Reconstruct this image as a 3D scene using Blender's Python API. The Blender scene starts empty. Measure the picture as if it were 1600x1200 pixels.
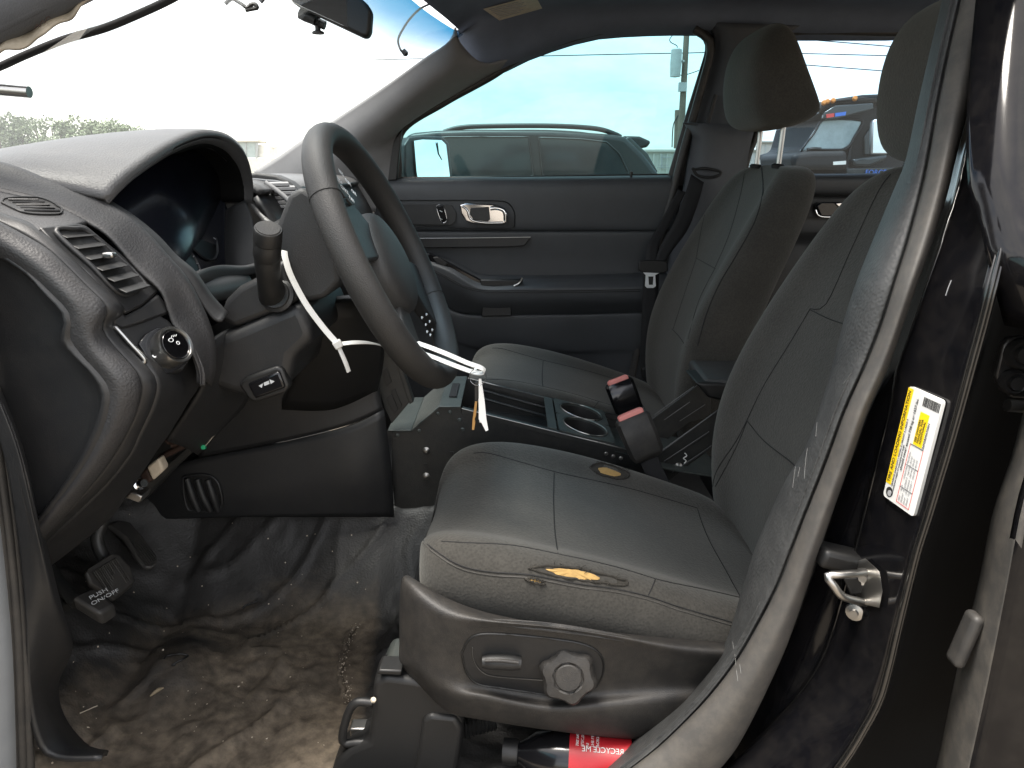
import bpy, bmesh, math, random
from mathutils import Vector, Matrix
from mathutils.bvhtree import BVHTree
from mathutils.geometry import tessellate_polygon
random.seed(7)
sc = bpy.context.scene
C = sc.collection

# ------------------------------------------------------------------ camera, sky, sun, exposure
F_PX = 1130.0
PITCH = math.atan(338 / F_PX)
CAM = Vector((0, 0, 1.2))
cd = bpy.data.cameras.new("camera"); cam = bpy.data.objects.new("camera", cd); C.objects.link(cam)
cd.sensor_width = 36; cd.lens = 36 * F_PX / 1600; cd.clip_start = 0.02; cd.clip_end = 2000
cam.location = CAM; cam.rotation_euler = (math.pi / 2 - PITCH, 0, 0)
sc.camera = cam
sc.render.resolution_x, sc.render.resolution_y = 1024, 768

SUN_EL, SUN_AZ = math.radians(76), math.radians(200)      # azimuth of the sun, counter-clockwise from +x (the car's tail)
w = bpy.data.worlds.new("World"); sc.world = w; w.use_nodes = True
nt = w.node_tree; nt.nodes.clear()
N = nt.nodes.new; L = nt.links.new
out = N("ShaderNodeOutputWorld"); bg = N("ShaderNodeBackground"); sky = N("ShaderNodeTexSky")
sky.sky_type = 'NISHITA'; sky.sun_disc = False; sky.sun_elevation = SUN_EL
sky.sun_rotation = math.pi / 2 - SUN_AZ; sky.air_density = 1.0; sky.dust_density = 2.5; sky.ozone_density = 1.5
tc = N("ShaderNodeTexCoord"); mp = N("ShaderNodeMapping"); mp.inputs['Scale'].default_value = (1.0, 1.0, 2.6)
L(tc.outputs['Generated'], mp.inputs['Vector'])
nz = N("ShaderNodeTexNoise"); nz.inputs['Scale'].default_value = 2.2; nz.inputs['Detail'].default_value = 7; nz.inputs['Roughness'].default_value = .6
L(mp.outputs[0], nz.inputs['Vector'])
cr = N("ShaderNodeValToRGB"); cr.color_ramp.elements[0].position = .34; cr.color_ramp.elements[1].position = .60
L(nz.outputs['Fac'], cr.inputs['Fac'])
cm = N("ShaderNodeMix"); cm.data_type = 'RGBA'
cf = N('ShaderNodeMath'); cf.operation = 'MULTIPLY_ADD'; cf.inputs[1].default_value = .40; cf.inputs[2].default_value = .2; L(cr.outputs['Color'], cf.inputs[0]); L(cf.outputs[0], cm.inputs['Factor']); L(sky.outputs[0], cm.inputs['A']); cm.inputs['B'].default_value = (13, 12.2, 11.0, 1)
L(cm.outputs['Result'], bg.inputs['Color']); bg.inputs['Strength'].default_value = .1
L(bg.outputs[0], out.inputs['Surface'])
sd = bpy.data.lights.new("sun", 'SUN'); sd.energy = 3.0; sd.angle = math.radians(24); sd.color = (1, .94, .86)
sun = bpy.data.objects.new("sun", sd); C.objects.link(sun)
sdir = Vector((math.cos(SUN_EL) * math.cos(SUN_AZ), math.cos(SUN_EL) * math.sin(SUN_AZ), math.sin(SUN_EL)))
sun.rotation_euler = sdir.to_track_quat('Z', 'Y').to_euler()
vs = sc.view_settings; vs.view_transform = 'Standard'; vs.look = 'None'; vs.exposure = 1.85; vs.gamma = 1; vs.use_curve_mapping = False
sc.cycles.use_denoising = True
sc.cycles.max_bounces = 10; sc.cycles.transparent_max_bounces = 16; sc.cycles.diffuse_bounces = 5; sc.cycles.glossy_bounces = 4
sc.cycles.caustics_reflective = False; sc.cycles.caustics_refractive = False; sc.cycles.sample_clamp_indirect = 6

# ------------------------------------------------------------------ measuring helpers
cp, sp = math.cos(PITCH), math.sin(PITCH)
def rd(px, py):
    a = (px - 800) / F_PX; b = (600 - py) / F_PX
    return Vector((a, cp + sp * b, -sp + cp * b))
def P(px, py, Y):
    r = rd(px, py); return CAM + r * (Y / r.y)
def PZ(px, py, Z):
    r = rd(px, py); return CAM + r * ((Z - CAM.z) / r.z)
def PL(pts, Y=None):
    return [P(q[0], q[1], q[2] if len(q) > 2 else Y) for q in pts]
def cat(p0, p1, p2, p3, t):
    return .5 * ((2 * p1) + (p2 - p0) * t + (2 * p0 - 5 * p1 + 4 * p2 - p3) * t * t + (3 * p1 - p0 - 3 * p2 + p3) * t ** 3)
def spline(pts, n, closed=False):
    """n points, evenly spaced along a Catmull-Rom curve"""
    pts = [Vector(p) for p in pts]; m = len(pts); fine = []
    if m == 2 and not closed:
        return [pts[0].lerp(pts[1], i / (n - 1)) for i in range(n)]
    segs = m if closed else m - 1
    for i in range(segs):
        if closed: q = [pts[(i + k - 1) % m] for k in range(4)]
        else: q = [pts[max(0, i - 1)], pts[i], pts[i + 1], pts[min(m - 1, i + 2)]]
        for k in range(12): fine.append(cat(*q, k / 12))
    fine.append(pts[0] if closed else pts[-1])
    d = [0]
    for a, b in zip(fine, fine[1:]): d.append(d[-1] + (b - a).length)
    tot = d[-1]; res = []; j = 0
    cnt = n if not closed else n + 1
    for i in range(cnt):
        s = tot * i / (cnt - 1)
        while j < len(d) - 2 and d[j + 1] < s: j += 1
        t = (s - d[j]) / max(1e-9, d[j + 1] - d[j]); res.append(fine[j].lerp(fine[j + 1], min(1, t)))
    return res[:n]
def poly(pts, n):
    """n points evenly along straight segments (keeps corners roughly)"""
    pts = [Vector(p) for p in pts]; d = [0]
    for a, b in zip(pts, pts[1:]): d.append(d[-1] + (b - a).length)
    res = []; j = 0
    for i in range(n):
        s = d[-1] * i / (n - 1)
        while j < len(d) - 2 and d[j + 1] < s: j += 1
        res.append(pts[j].lerp(pts[j + 1], min(1, (s - d[j]) / max(1e-9, d[j + 1] - d[j]))))
    return res

# ------------------------------------------------------------------ object helpers
def tag(o, label=None, cat_=None, group=None, kind=None):
    if label: o['label'] = label
    if cat_: o['category'] = cat_
    if group: o['group'] = group
    if kind: o['kind'] = kind
    return o
def empty(name, loc, label, cat_, group=None):
    o = bpy.data.objects.new(name, None); o.empty_display_size = .05; C.objects.link(o); o.location = Vector(loc)
    return tag(o, label, cat_, group, 'thing')
def link(name, me, mat, parent=None):
    o = bpy.data.objects.new(name, me); C.objects.link(o)
    if mat and not me.materials: me.materials.append(mat)
    if parent is not None:
        o.parent = parent
        o.matrix_parent_inverse = Matrix.Translation(parent.location).inverted() if parent.type == 'EMPTY' else parent.matrix_world.inverted()   # everything is modelled in world units
    return o
def mk(name, vs_, fs, mat, parent=None, smooth=True, sub=0, bev=0, seg=2, solid=0, off=0, ang=40):
    me = bpy.data.meshes.new(name); me.from_pydata([tuple(v) for v in vs_], [], fs)
    bm = bmesh.new(); bm.from_mesh(me); bmesh.ops.remove_doubles(bm, verts=bm.verts, dist=1e-6)
    bmesh.ops.recalc_face_normals(bm, faces=bm.faces); bm.to_mesh(me); bm.free()
    o = link(name, me, mat, parent)
    if solid:
        m = o.modifiers.new("s", 'SOLIDIFY'); m.thickness = solid; m.offset = off
    if bev:
        m = o.modifiers.new("b", 'BEVEL'); m.width = bev; m.segments = seg; m.limit_method = 'ANGLE'; m.angle_limit = math.radians(32)
    if sub:
        m = o.modifiers.new("u", 'SUBSURF'); m.levels = sub; m.render_levels = sub
    if smooth: sm(o, ang)
    return o
def sm(o, ang=40):
    me = o.data
    for p in me.polygons: p.use_smooth = True
    if ang < 180:
        try: me.set_sharp_from_angle(angle=math.radians(ang))
        except Exception: pass
def grid(rows):
    n = len(rows[0]); v = [p for r in rows for p in r]; f = []
    for i in range(len(rows) - 1):
        for j in range(n - 1):
            f.append((i * n + j, i * n + j + 1, (i + 1) * n + j + 1, (i + 1) * n + j))
    return v, f
def patch(name, rows, mat, parent=None, nu=24, nv=4, thick=.004, off=-1, straight=False, ang=180, disp=None, sub=0):
    """surface through traced rows; each row is resampled to nu points, nv spans between rows"""
    R = [(poly if straight else spline)(r, nu) for r in rows]
    g = [[] for _ in range((len(R) - 1) * nv + 1)]
    for j in range(nu):
        col = [r[j] for r in R]
        for i in range(len(R) - 1):
            q = [col[max(0, i - 1)], col[i], col[i + 1], col[min(len(R) - 1, i + 2)]]
            for k in range(nv): g[i * nv + k].append(cat(*q, k / nv) if len(R) > 2 else col[i].lerp(col[i + 1], k / nv))
        g[-1].append(col[-1])
    if disp: g = [[disp(p) for p in r] for r in g]
    v, f = grid(g)
    o = mk(name, v, f, mat, parent, solid=thick, off=off, ang=ang, sub=sub)
    # normals towards the camera side, so that thickness goes away from it
    me = o.data; s = sum((p.normal.dot(CAM - p.center)) * p.area for p in me.polygons)
    if s < 0: me.flip_normals()
    return o
def slab(name, pts, mat, parent=None, depth=.03, bev=.003, seg=2, dirv=(0, 1, 0), ang=30):
    """closed outline (world points) extruded along dirv"""
    n = len(pts); d = Vector(dirv) * depth
    v = [Vector(p) for p in pts] + [Vector(p) + d for p in pts]
    tri = tessellate_polygon([[Vector(p) for p in pts]])
    f = [tuple(t) for t in tri] + [tuple(i + n for i in reversed(t)) for t in tri]
    me_f = f + [(i, (i + 1) % n, (i + 1) % n + n, i + n) for i in range(n)]
    o = mk(name, v, [tuple(range(n)), tuple(range(2 * n - 1, n - 1, -1))] + [(i, (i + 1) % n, (i + 1) % n + n, i + n) for i in range(n)], mat, parent, bev=bev, seg=seg, ang=ang)
    return o
def tube(name, pts, r, mat, parent=None, res=10, closed=False, n=None, flat=None, up=None):
    """swept tube; r number or list; flat=(a,b) gives an elliptic / rectangular ribbon section"""
    pts = spline(pts, n or max(8, len(pts) * 6), closed) if n != 0 else [Vector(p) for p in pts]
    m = len(pts); V = []; Fc = []
    prev = None
    for i, p in enumerate(pts):
        t = (pts[(i + 1) % m] - pts[i - 1]) if closed else (pts[min(m - 1, i + 1)] - pts[max(0, i - 1)])
        t.normalize()
        if up is not None: a = Vector(up); a = a - t * a.dot(t)
        elif prev is None:
            a = Vector((0, 0, 1)) if abs(t.z) < .9 else Vector((1, 0, 0)); a = a - t * a.dot(t)
        else: a = prev - t * prev.dot(t)
        a.normalize(); prev = a; b = t.cross(a)
        if isinstance(r, (list, tuple)):
            u = i / max(1, m - 1) * (len(r) - 1); k = min(int(u), len(r) - 2); rr = r[k] + (r[k + 1] - r[k]) * (u - k)
        else: rr = r
        ra, rb = (flat if flat else (rr, rr))
        for k in range(res):
            th = 2 * math.pi * (k + .5) / res; V.append(p + a * (math.cos(th) * ra) + b * (math.sin(th) * rb))
    for i in range(m if closed else m - 1):
        i2 = (i + 1) % m
        for k in range(res): Fc.append((i * res + k, i * res + (k + 1) % res, i2 * res + (k + 1) % res, i2 * res + k))
    if not closed: Fc += [tuple(range(res)), tuple(range(m * res - 1, (m - 1) * res - 1, -1))]
    return mk(name, V, Fc, mat, parent, ang=60)
def box(name, c, s, mat, parent=None, rot=(0, 0, 0), bev=.002, seg=2, taper=None):
    from mathutils import Euler
    R = Euler(rot).to_matrix(); V = []
    for z in (-1, 1):
        k = taper if (taper and z > 0) else 1
        for x, y in ((-1, -1), (1, -1), (1, 1), (-1, 1)):
            V.append(Vector(c) + R @ Vector((x * s[0] / 2 * k, y * s[1] / 2 * k, z * s[2] / 2)))
    return mk(name, V, [(0, 1, 2, 3), (4, 5, 6, 7), (0, 1, 5, 4), (1, 2, 6, 5), (2, 3, 7, 6), (3, 0, 4, 7)], mat, parent, bev=bev, seg=seg)
def lathe(name, prof, origin, axis, mat, parent=None, n=28, fn=None, caps=True):
    """prof: (radius, height) pairs turned around axis"""
    ax = Vector(axis).normalized(); a = ax.orthogonal().normalized(); b = ax.cross(a); V = []; Fc = []; m = len(prof)
    for k in range(n):
        th = 2 * math.pi * k / n
        for r, h in prof:
            rr = r * (fn(th, h) if fn else 1)
            V.append(Vector(origin) + ax * h + (a * math.cos(th) + b * math.sin(th)) * rr)
    for k in range(n):
        for i in range(m - 1): Fc.append((k * m + i, ((k + 1) % n) * m + i, ((k + 1) % n) * m + i + 1, k * m + i + 1))
    if caps: Fc += [tuple(k * m for k in range(n)), tuple(k * m + m - 1 for k in range(n))]
    return mk(name, V, Fc, mat, parent, ang=35)
def loft(name, rings, mat, parent=None, sub=1, cap=True, ang=180):
    n = len(rings[0]); V = [p for r in rings for p in r]; Fc = []
    for i in range(len(rings) - 1):
        for j in range(n): Fc.append((i * n + j, i * n + (j + 1) % n, (i + 1) * n + (j + 1) % n, (i + 1) * n + j))
    if cap: Fc += [tuple(range(n)), tuple(range(len(rings) * n - 1, (len(rings) - 1) * n - 1, -1))]
    return mk(name, V, Fc, mat, parent, sub=sub, ang=ang)
_b = {}
def bvh(o):
    if o.name not in _b:
        dg = bpy.context.evaluated_depsgraph_get(); dg.update(); e = o.evaluated_get(dg); me = e.to_mesh()
        M = o.matrix_world
        _b[o.name] = BVHTree.FromPolygons([M @ v.co for v in me.vertices], [tuple(p.vertices) for p in me.polygons]); e.to_mesh_clear()
    return _b[o.name]
def hit(px, py, objs, lift=.001):
    """where the line of sight meets the given surfaces, raised by lift along the surface normal"""
    bpy.context.view_layer.update(); best = None; r = rd(px, py).normalized()
    for o in objs:
        h = bvh(o).ray_cast(CAM, r)
        if h[0] is not None and (best is None or h[3] < best[3]): best = h
    if best is None: return None
    n = best[1] if best[1].dot(r) < 0 else -best[1]
    return best[0] + n * lift
def drape(pts, objs, lift=.001, n=None):
    f = []
    dense = spline([Vector((q[0], q[1], 0)) for q in pts], n or len(pts) * 4) if len(pts) > 1 else pts
    for q in dense:
        h = hit(q[0], q[1], objs, lift)
        if h is not None: f.append(h)
    return f
def text(name, s, size, loc, xdir, ydir, mat, parent=None, ext=.0002, align='LEFT'):
    cu = bpy.data.curves.new(name, 'FONT'); cu.body = s; cu.size = size; cu.extrude = ext; cu.align_x = align; cu.align_y = 'CENTER'; cu.resolution_u = 3
    t = bpy.data.objects.new(name, cu); C.objects.link(t)
    x = Vector(xdir).normalized(); z = x.cross(Vector(ydir)).normalized(); y = z.cross(x)
    K = Matrix((x, y, z)).transposed().to_4x4(); K.translation = Vector(loc)
    dg = bpy.context.evaluated_depsgraph_get(); dg.update()
    me = bpy.data.meshes.new_from_object(t.evaluated_get(dg)); me.transform(K); me.materials.clear()
    bpy.data.objects.remove(t)
    return link(name, me, mat, parent)
def copy_tree(o, delta, parent=None):
    c = o.copy(); C.objects.link(c); c.parent = parent; c.matrix_parent_inverse = o.matrix_parent_inverse
    if parent is None: c.location = o.location + Vector(delta)
    for ch in o.children: copy_tree(ch, delta, c)
    return c

# ------------------------------------------------------------------ materials
def mat(name, col, rough=.5, metal=0, grain=0, gscale=600, var=.12, vscale=9, spec=.5, coat=0, sheen=0, voro=False, dust=0, dustcol=(.30, .26, .21), rvar=.08, fine=0, fscale=420):
    m = bpy.data.materials.new(name); m.use_nodes = True; t = m.node_tree; b = t.nodes['Principled BSDF']
    N = t.nodes.new; L = t.links.new
    b.inputs['Metallic'].default_value = metal; b.inputs['Specular IOR Level'].default_value = spec
    b.inputs['Coat Weight'].default_value = coat; b.inputs['Coat Roughness'].default_value = .03
    if sheen: b.inputs['Sheen Weight'].default_value = sheen; b.inputs['Sheen Roughness'].default_value = .6; b.inputs['Sheen Tint'].default_value = (.8, .8, .75, 1)
    tcn = N("ShaderNodeTexCoord"); gm = N("ShaderNodeNewGeometry")
    n1 = N("ShaderNodeTexNoise"); n1.inputs['Scale'].default_value = vscale; n1.inputs['Detail'].default_value = 8; n1.inputs['Roughness'].default_value = .65
    L(gm.outputs['Position'], n1.inputs['Vector'])
    r = N("ShaderNodeValToRGB"); r.color_ramp.elements[0].position = .3; r.color_ramp.elements[1].position = .7
    c = Vector(col[:3])
    r.color_ramp.elements[0].color = (*(c * (1 - var)), 1); r.color_ramp.elements[1].color = (*(c * (1 + var)), 1)
    L(n1.outputs['Fac'], r.inputs['Fac']); last = r.outputs['Color']
    if dust:
        n2 = N("ShaderNodeTexNoise"); n2.inputs['Scale'].default_value = 38; n2.inputs['Detail'].default_value = 10; n2.inputs['Roughness'].default_value = .75
        L(gm.outputs['Position'], n2.inputs['Vector'])
        r2 = N("ShaderNodeMapRange"); r2.inputs['From Min'].default_value = .42; r2.inputs['From Max'].default_value = .8; r2.inputs['To Max'].default_value = dust
        L(n2.outputs['Fac'], r2.inputs['Value'])
        mx = N("ShaderNodeMix"); mx.data_type = 'RGBA'; mx.inputs['B'].default_value = (*dustcol, 1)
        L(r2.outputs[0], mx.inputs['Factor']); L(last, mx.inputs['A']); last = mx.outputs['Result']
    if fine:
        f1 = N("ShaderNodeTexVoronoi"); f1.inputs['Scale'].default_value = fscale; L(gm.outputs['Position'], f1.inputs['Vector'])
        f2 = N("ShaderNodeMapRange"); f2.inputs['From Max'].default_value = .7; f2.inputs['To Min'].default_value = 1 - fine; f2.inputs['To Max'].default_value = 1 + fine; L(f1.outputs['Distance'], f2.inputs['Value'])
        fx = N("ShaderNodeMix"); fx.data_type = 'RGBA'; fx.blend_type = 'MULTIPLY'; fx.inputs['Factor'].default_value = 1; L(last, fx.inputs['A']); L(f2.outputs[0], fx.inputs['B']); last = fx.outputs['Result']
    L(last, b.inputs['Base Color'])
    rm = N("ShaderNodeMapRange"); rm.inputs['To Min'].default_value = max(0, rough - rvar); rm.inputs['To Max'].default_value = min(1, rough + rvar)
    L(n1.outputs['Fac'], rm.inputs['Value']); L(rm.outputs[0], b.inputs['Roughness'])
    if grain:
        if voro:
            g = N("ShaderNodeTexVoronoi"); g.inputs['Scale'].default_value = gscale; g.feature = 'SMOOTH_F1'; go = g.outputs['Distance']
        else:
            g = N("ShaderNodeTexNoise"); g.inputs['Scale'].default_value = gscale; g.inputs['Detail'].default_value = 2; go = g.outputs['Fac']
        L(gm.outputs['Position'], g.inputs['Vector'])
        bp = N("ShaderNodeBump"); bp.inputs['Strength'].default_value = grain; bp.inputs['Distance'].default_value = .0006
        L(go, bp.inputs['Height']); L(bp.outputs[0], b.inputs['Normal'])
    return m
M = {}
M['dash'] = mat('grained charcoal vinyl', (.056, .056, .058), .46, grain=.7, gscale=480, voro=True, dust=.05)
M['dashside'] = mat('shaded grained vinyl', (.027, .027, .0285), .55, grain=.7, gscale=480, voro=True, dust=.04)  # darker copy of the dash vinyl, shade put into the colour
M['scuff'] = mat('scuff mark', (.17, .17, .165), .8)
M['void'] = mat('unlit matt black', (.004, .004, .004), .8, spec=.1)  # near-black colour carries the shade of door gap and cluster recess
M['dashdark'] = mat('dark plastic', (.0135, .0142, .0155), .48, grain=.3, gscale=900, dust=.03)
M['soft'] = mat('soft door vinyl', (.050, .054, .059), .55, grain=.35, gscale=700, voro=True, dust=.02)
M['black'] = mat('matt black plastic', (.010, .010, .010), .5, grain=.2, gscale=900)
M['gloss'] = mat('piano black', (.006, .006, .007), .15, var=.05)
M['fabric'] = mat('charcoal seat fabric', (.034, .0318, .0280), .92, grain=.9, gscale=300, voro=True, sheen=.2, var=.22, vscale=7, spec=.2, dust=.09, dustcol=(.12, .11, .095), fine=.22, fscale=270)
M['fabric2'] = mat('charcoal seat vinyl', (.032, .033, .033), .6, grain=.8, gscale=900, voro=True, var=.2, dust=.05)
M['seam'] = mat('seam thread', (.012, .012, .012), .9)
M['stitch'] = mat('worn stitching', (.055, .052, .047), .9)
M['foam'] = mat('yellow seat foam', (.38, .24, .085), .95, grain=1, gscale=500, var=.25, vscale=60)
M['torn'] = mat('torn fabric edge', (.028, .025, .02), .95, grain=1, gscale=800, var=.4, vscale=90)
M['valance'] = mat('scuffed grey plastic', (.0170, .0160, .0152), .58, grain=.45, gscale=800, voro=True, dust=.09)
M['head'] = mat('headliner cloth', (.16, .19, .25), .95, grain=.5, gscale=1100, spec=.1)
M['pillar'] = mat('grey pillar trim', (.21, .21, .215), .7, grain=.35, gscale=800, voro=True)
M['pillardk'] = mat('dark grey pillar trim', (.075, .080, .090), .65, grain=.35, gscale=800, voro=True)
M['bpillar'] = mat('scuffed grained pillar trim', (.038, .039, .039), .55, grain=1.0, gscale=300, voro=True, dust=.12, dustcol=(.28, .28, .27))
M['coltrim'] = mat('column plastic', (.019, .0195, .0205), .6, grain=.3, gscale=700, voro=True)
M['rubber'] = mat('black rubber', (.028, .027, .026), .55, grain=.15, gscale=500, dust=.10)
M['hinge'] = mat('painted hinge', (.022, .022, .023), .35, dust=.08)
M['dustrub'] = mat('dusty grey rubber', (.060, .057, .053), .6, grain=.2, gscale=500, dust=.2)
M['edge'] = mat('dusty sunlit door edge', (.062, .059, .055), .55, grain=.2, gscale=500, dust=.3)  # base colour lightened for the sunlight on the door edge
M['paint'] = mat('black body paint', (.004, .004, .005), .09, spec=.3, var=.1, dust=.03, rvar=.04)
M['paintd'] = mat('dusty black body paint', (.006, .006, .006), .25, coat=.5, dust=.025)
M['chrome'] = mat('chrome', (.75, .76, .78), .1, metal=1, var=.04)
M['steel'] = mat('bare steel', (.42, .41, .39), .35, metal=1)
M['satin'] = mat('satin silver', (.38, .38, .37), .3, metal=1)
M['powder'] = mat('black powder coat', (.016, .017, .017), .38, grain=.6, gscale=900, dust=.06)
M['bracket'] = mat('worn bracket edge', (.10, .10, .10), .4, metal=.5)
M['powdert'] = mat('dusty powder coat', (.035, .042, .040), .5, grain=.6, gscale=900, dust=.10)
M['leather'] = mat('steering wheel leather', (.0195, .019, .0185), .6, grain=.5, gscale=800, voro=True, dust=.03)
M['white'] = mat('white plastic', (.60, .60, .58), .45, var=.04)
M['paper'] = mat('white paper label', (.66, .66, .64), .5, var=.02)
M['yellow'] = mat('yellow print', (.85, .58, .01), .5, var=.02)
M['ink'] = mat('black print', (.02, .02, .02), .6)
M['redink'] = mat('red print', (.6, .06, .05), .6)
M['grayink'] = mat('grey print', (.35, .35, .36), .6)
M['red'] = mat('red button plastic', (.72, .24, .21), .45)
M['redlab'] = mat('red bottle label', (.42, .015, .022), .4)
M['tongue'] = mat('bright belt steel', (.75, .78, .8), .45, metal=.5, var=.05)
M['brass'] = mat('brass key', (.42, .27, .12), .3, metal=1)
M['web'] = mat('black belt webbing', (.014, .014, .015), .7, grain=.8, gscale=1200, spec=.3)
M['velcro'] = mat('black velcro', (.012, .012, .013), 1, grain=1, gscale=1600)
M['beige'] = mat('dusty beige connector', (.55, .48, .38), .6, var=.15, vscale=60)
M['tan0'] = mat('dry leaf', (.25, .20, .13), .8, var=.2, vscale=80)
M['jamb'] = mat('pale door jamb', (.22, .235, .25), .45, dust=.1)
M['green'] = mat('green connector', (.02, .35, .16), .5)
M['brown'] = mat('brown wire loom', (.035, .018, .013), .7)
M['suvglass0'] = mat('dark privacy glass', (.012, .014, .015), .06, var=.05)
M['screen'] = mat('cluster face', (.006, .007, .011), .22, var=.05)
M['sunstrip'] = mat('aged tan liner', (.36, .32, .26), .9, var=.25, vscale=50)
M['led'] = mat('switch print', (.55, .57, .58), .5)

def mud():
    m = bpy.data.materials.new('muddy vinyl floor'); m.use_nodes = True; t = m.node_tree; b = t.nodes['Principled BSDF']; N = t.nodes.new; L = t.links.new
    g = N("ShaderNodeNewGeometry")
    sx = N("ShaderNodeSeparateXYZ"); L(g.outputs['Position'], sx.inputs[0])
    n = N("ShaderNodeTexNoise"); n.inputs['Scale'].default_value = 7; n.inputs['Detail'].default_value = 12; n.inputs['Roughness'].default_value = .68; n.inputs['Distortion'].default_value = .8
    mpn = N("ShaderNodeMapping"); mpn.inputs['Scale'].default_value = (.8, 1.4, 1); mpn.inputs['Rotation'].default_value = (0, 0, .5)
    L(g.outputs['Position'], mpn.inputs[0]); L(mpn.outputs[0], n.inputs['Vector'])
    # where boots drop the mud: the flat part near the sill
    z = N("ShaderNodeMapRange"); z.inputs['From Min'].default_value = .39; z.inputs['From Max'].default_value = .50; z.inputs['To Min'].default_value = .40; z.inputs['To Max'].default_value = -.2
    L(sx.outputs['Z'], z.inputs['Value'])
    x = N("ShaderNodeMapRange"); x.inputs['From Min'].default_value = -.75; x.inputs['From Max'].default_value = -.35; x.inputs['To Min'].default_value = -.22; x.inputs['To Max'].default_value = .05
    L(sx.outputs['X'], x.inputs['Value'])
    y = N("ShaderNodeMapRange"); y.inputs['From Min'].default_value = .85; y.inputs['From Max'].default_value = 1.2; y.inputs['To Min'].default_value = .12; y.inputs['To Max'].default_value = -.15
    L(sx.outputs['Y'], y.inputs['Value'])
    a1 = N("ShaderNodeMath"); L(n.outputs['Fac'], a1.inputs[0]); L(z.outputs[0], a1.inputs[1])
    a2 = N("ShaderNodeMath"); L(a1.outputs[0], a2.inputs[0]); L(x.outputs[0], a2.inputs[1])
    a3 = N("ShaderNodeMath"); L(a2.outputs[0], a3.inputs[0]); L(y.outputs[0], a3.inputs[1])
    xe = N("ShaderNodeMapRange"); xe.inputs['From Min'].default_value = -.255; xe.inputs['From Max'].default_value = -.215; xe.inputs['To Max'].default_value = -.9; L(sx.outputs['X'], xe.inputs['Value'])
    a4 = N("ShaderNodeMath"); L(a3.outputs[0], a4.inputs[0]); L(xe.outputs[0], a4.inputs[1]); a3 = a4
    k = N("ShaderNodeMapRange"); k.inputs['From Min'].default_value = .46; k.inputs['From Max'].default_value = 1.0; L(a3.outputs[0], k.inputs['Value'])
    n2 = N("ShaderNodeTexNoise"); n2.inputs['Scale'].default_value = 60; n2.inputs['Detail'].default_value = 8; L(g.outputs['Position'], n2.inputs['Vector'])
    cr = N("ShaderNodeValToRGB"); cr.color_ramp.elements[0].position = .3; cr.color_ramp.elements[0].color = (.070, .055, .039, 1); cr.color_ramp.elements[1].position = .75; cr.color_ramp.elements[1].color = (.20, .16, .115, 1)
    L(n2.outputs['Fac'], cr.inputs[0])
    mx = N("ShaderNodeMix"); mx.data_type = 'RGBA'; mx.inputs['A'].default_value = (.018, .017, .016, 1); L(k.outputs[0], mx.inputs['Factor']); L(cr.outputs[0], mx.inputs['B'])
    cn = N("ShaderNodeTexNoise"); cn.inputs['Scale'].default_value = 7; cn.inputs['Detail'].default_value = 5; cn.inputs['Distortion'].default_value = 1.6; L(mpn.outputs[0], cn.inputs['Vector'])
    cs_ = N("ShaderNodeMath"); cs_.operation = 'SUBTRACT'; cs_.inputs[1].default_value = .5; L(cn.outputs['Fac'], cs_.inputs[0])
    ca_ = N("ShaderNodeMath"); ca_.operation = 'ABSOLUTE'; L(cs_.outputs[0], ca_.inputs[0])
    cmr = N("ShaderNodeMapRange"); cmr.inputs['From Max'].default_value = .045; cmr.inputs['To Min'].default_value = .9; cmr.inputs['To Max'].default_value = 1; L(ca_.outputs[0], cmr.inputs['Value'])
    cmx = N("ShaderNodeMix"); cmx.data_type = 'RGBA'; cmx.blend_type = 'MULTIPLY'; cmx.inputs['Factor'].default_value = 1; L(mx.outputs['Result'], cmx.inputs['A']); L(cmr.outputs[0], cmx.inputs['B']); mx = cmx
    # grit
    v = N("ShaderNodeTexVoronoi"); v.inputs['Scale'].default_value = 55; v.inputs['Randomness'].default_value = 1; L(g.outputs['Position'], v.inputs['Vector'])
    lt = N("ShaderNodeMath"); lt.operation = 'LESS_THAN'; lt.inputs[1].default_value = .075; L(v.outputs['Distance'], lt.inputs[0])
    vs2 = N("ShaderNodeSeparateColor"); L(v.outputs['Color'], vs2.inputs[0]); gt = N("ShaderNodeMath"); gt.operation = 'GREATER_THAN'; gt.inputs[1].default_value = .72; L(vs2.outputs[0], gt.inputs[0])
    mu = N("ShaderNodeMath"); mu.operation = 'MULTIPLY'; L(lt.outputs[0], mu.inputs[0]); L(gt.outputs[0], mu.inputs[1])
    mx2 = N("ShaderNodeMix"); mx2.data_type = 'RGBA'; mx2.inputs['B'].default_value = (.42, .36, .28, 1); L(mu.outputs[0], mx2.inputs['Factor']); L(mx.outputs['Result'], mx2.inputs['A'])
    L(mx2.outputs['Result'], b.inputs['Base Color'])
    rr = N("ShaderNodeMapRange"); rr.inputs['To Min'].default_value = .55; rr.inputs['To Max'].default_value = .85; L(k.outputs[0], rr.inputs['Value']); L(rr.outputs[0], b.inputs['Roughness'])
    vg = N("ShaderNodeTexVoronoi"); vg.inputs['Scale'].default_value = 260; L(g.outputs['Position'], vg.inputs['Vector'])
    b1 = N("ShaderNodeBump"); b1.inputs['Strength'].default_value = .35; b1.inputs['Distance'].default_value = .0012; L(vg.outputs['Distance'], b1.inputs['Height'])
    b2 = N("ShaderNodeBump"); b2.inputs['Strength'].default_value = .35; b2.inputs['Distance'].default_value = .006; L(a3.outputs[0], b2.inputs['Height']); L(b1.outputs[0], b2.inputs['Normal']); L(b2.outputs[0], b.inputs['Normal'])
    return m
M['mud'] = mud()
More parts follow.
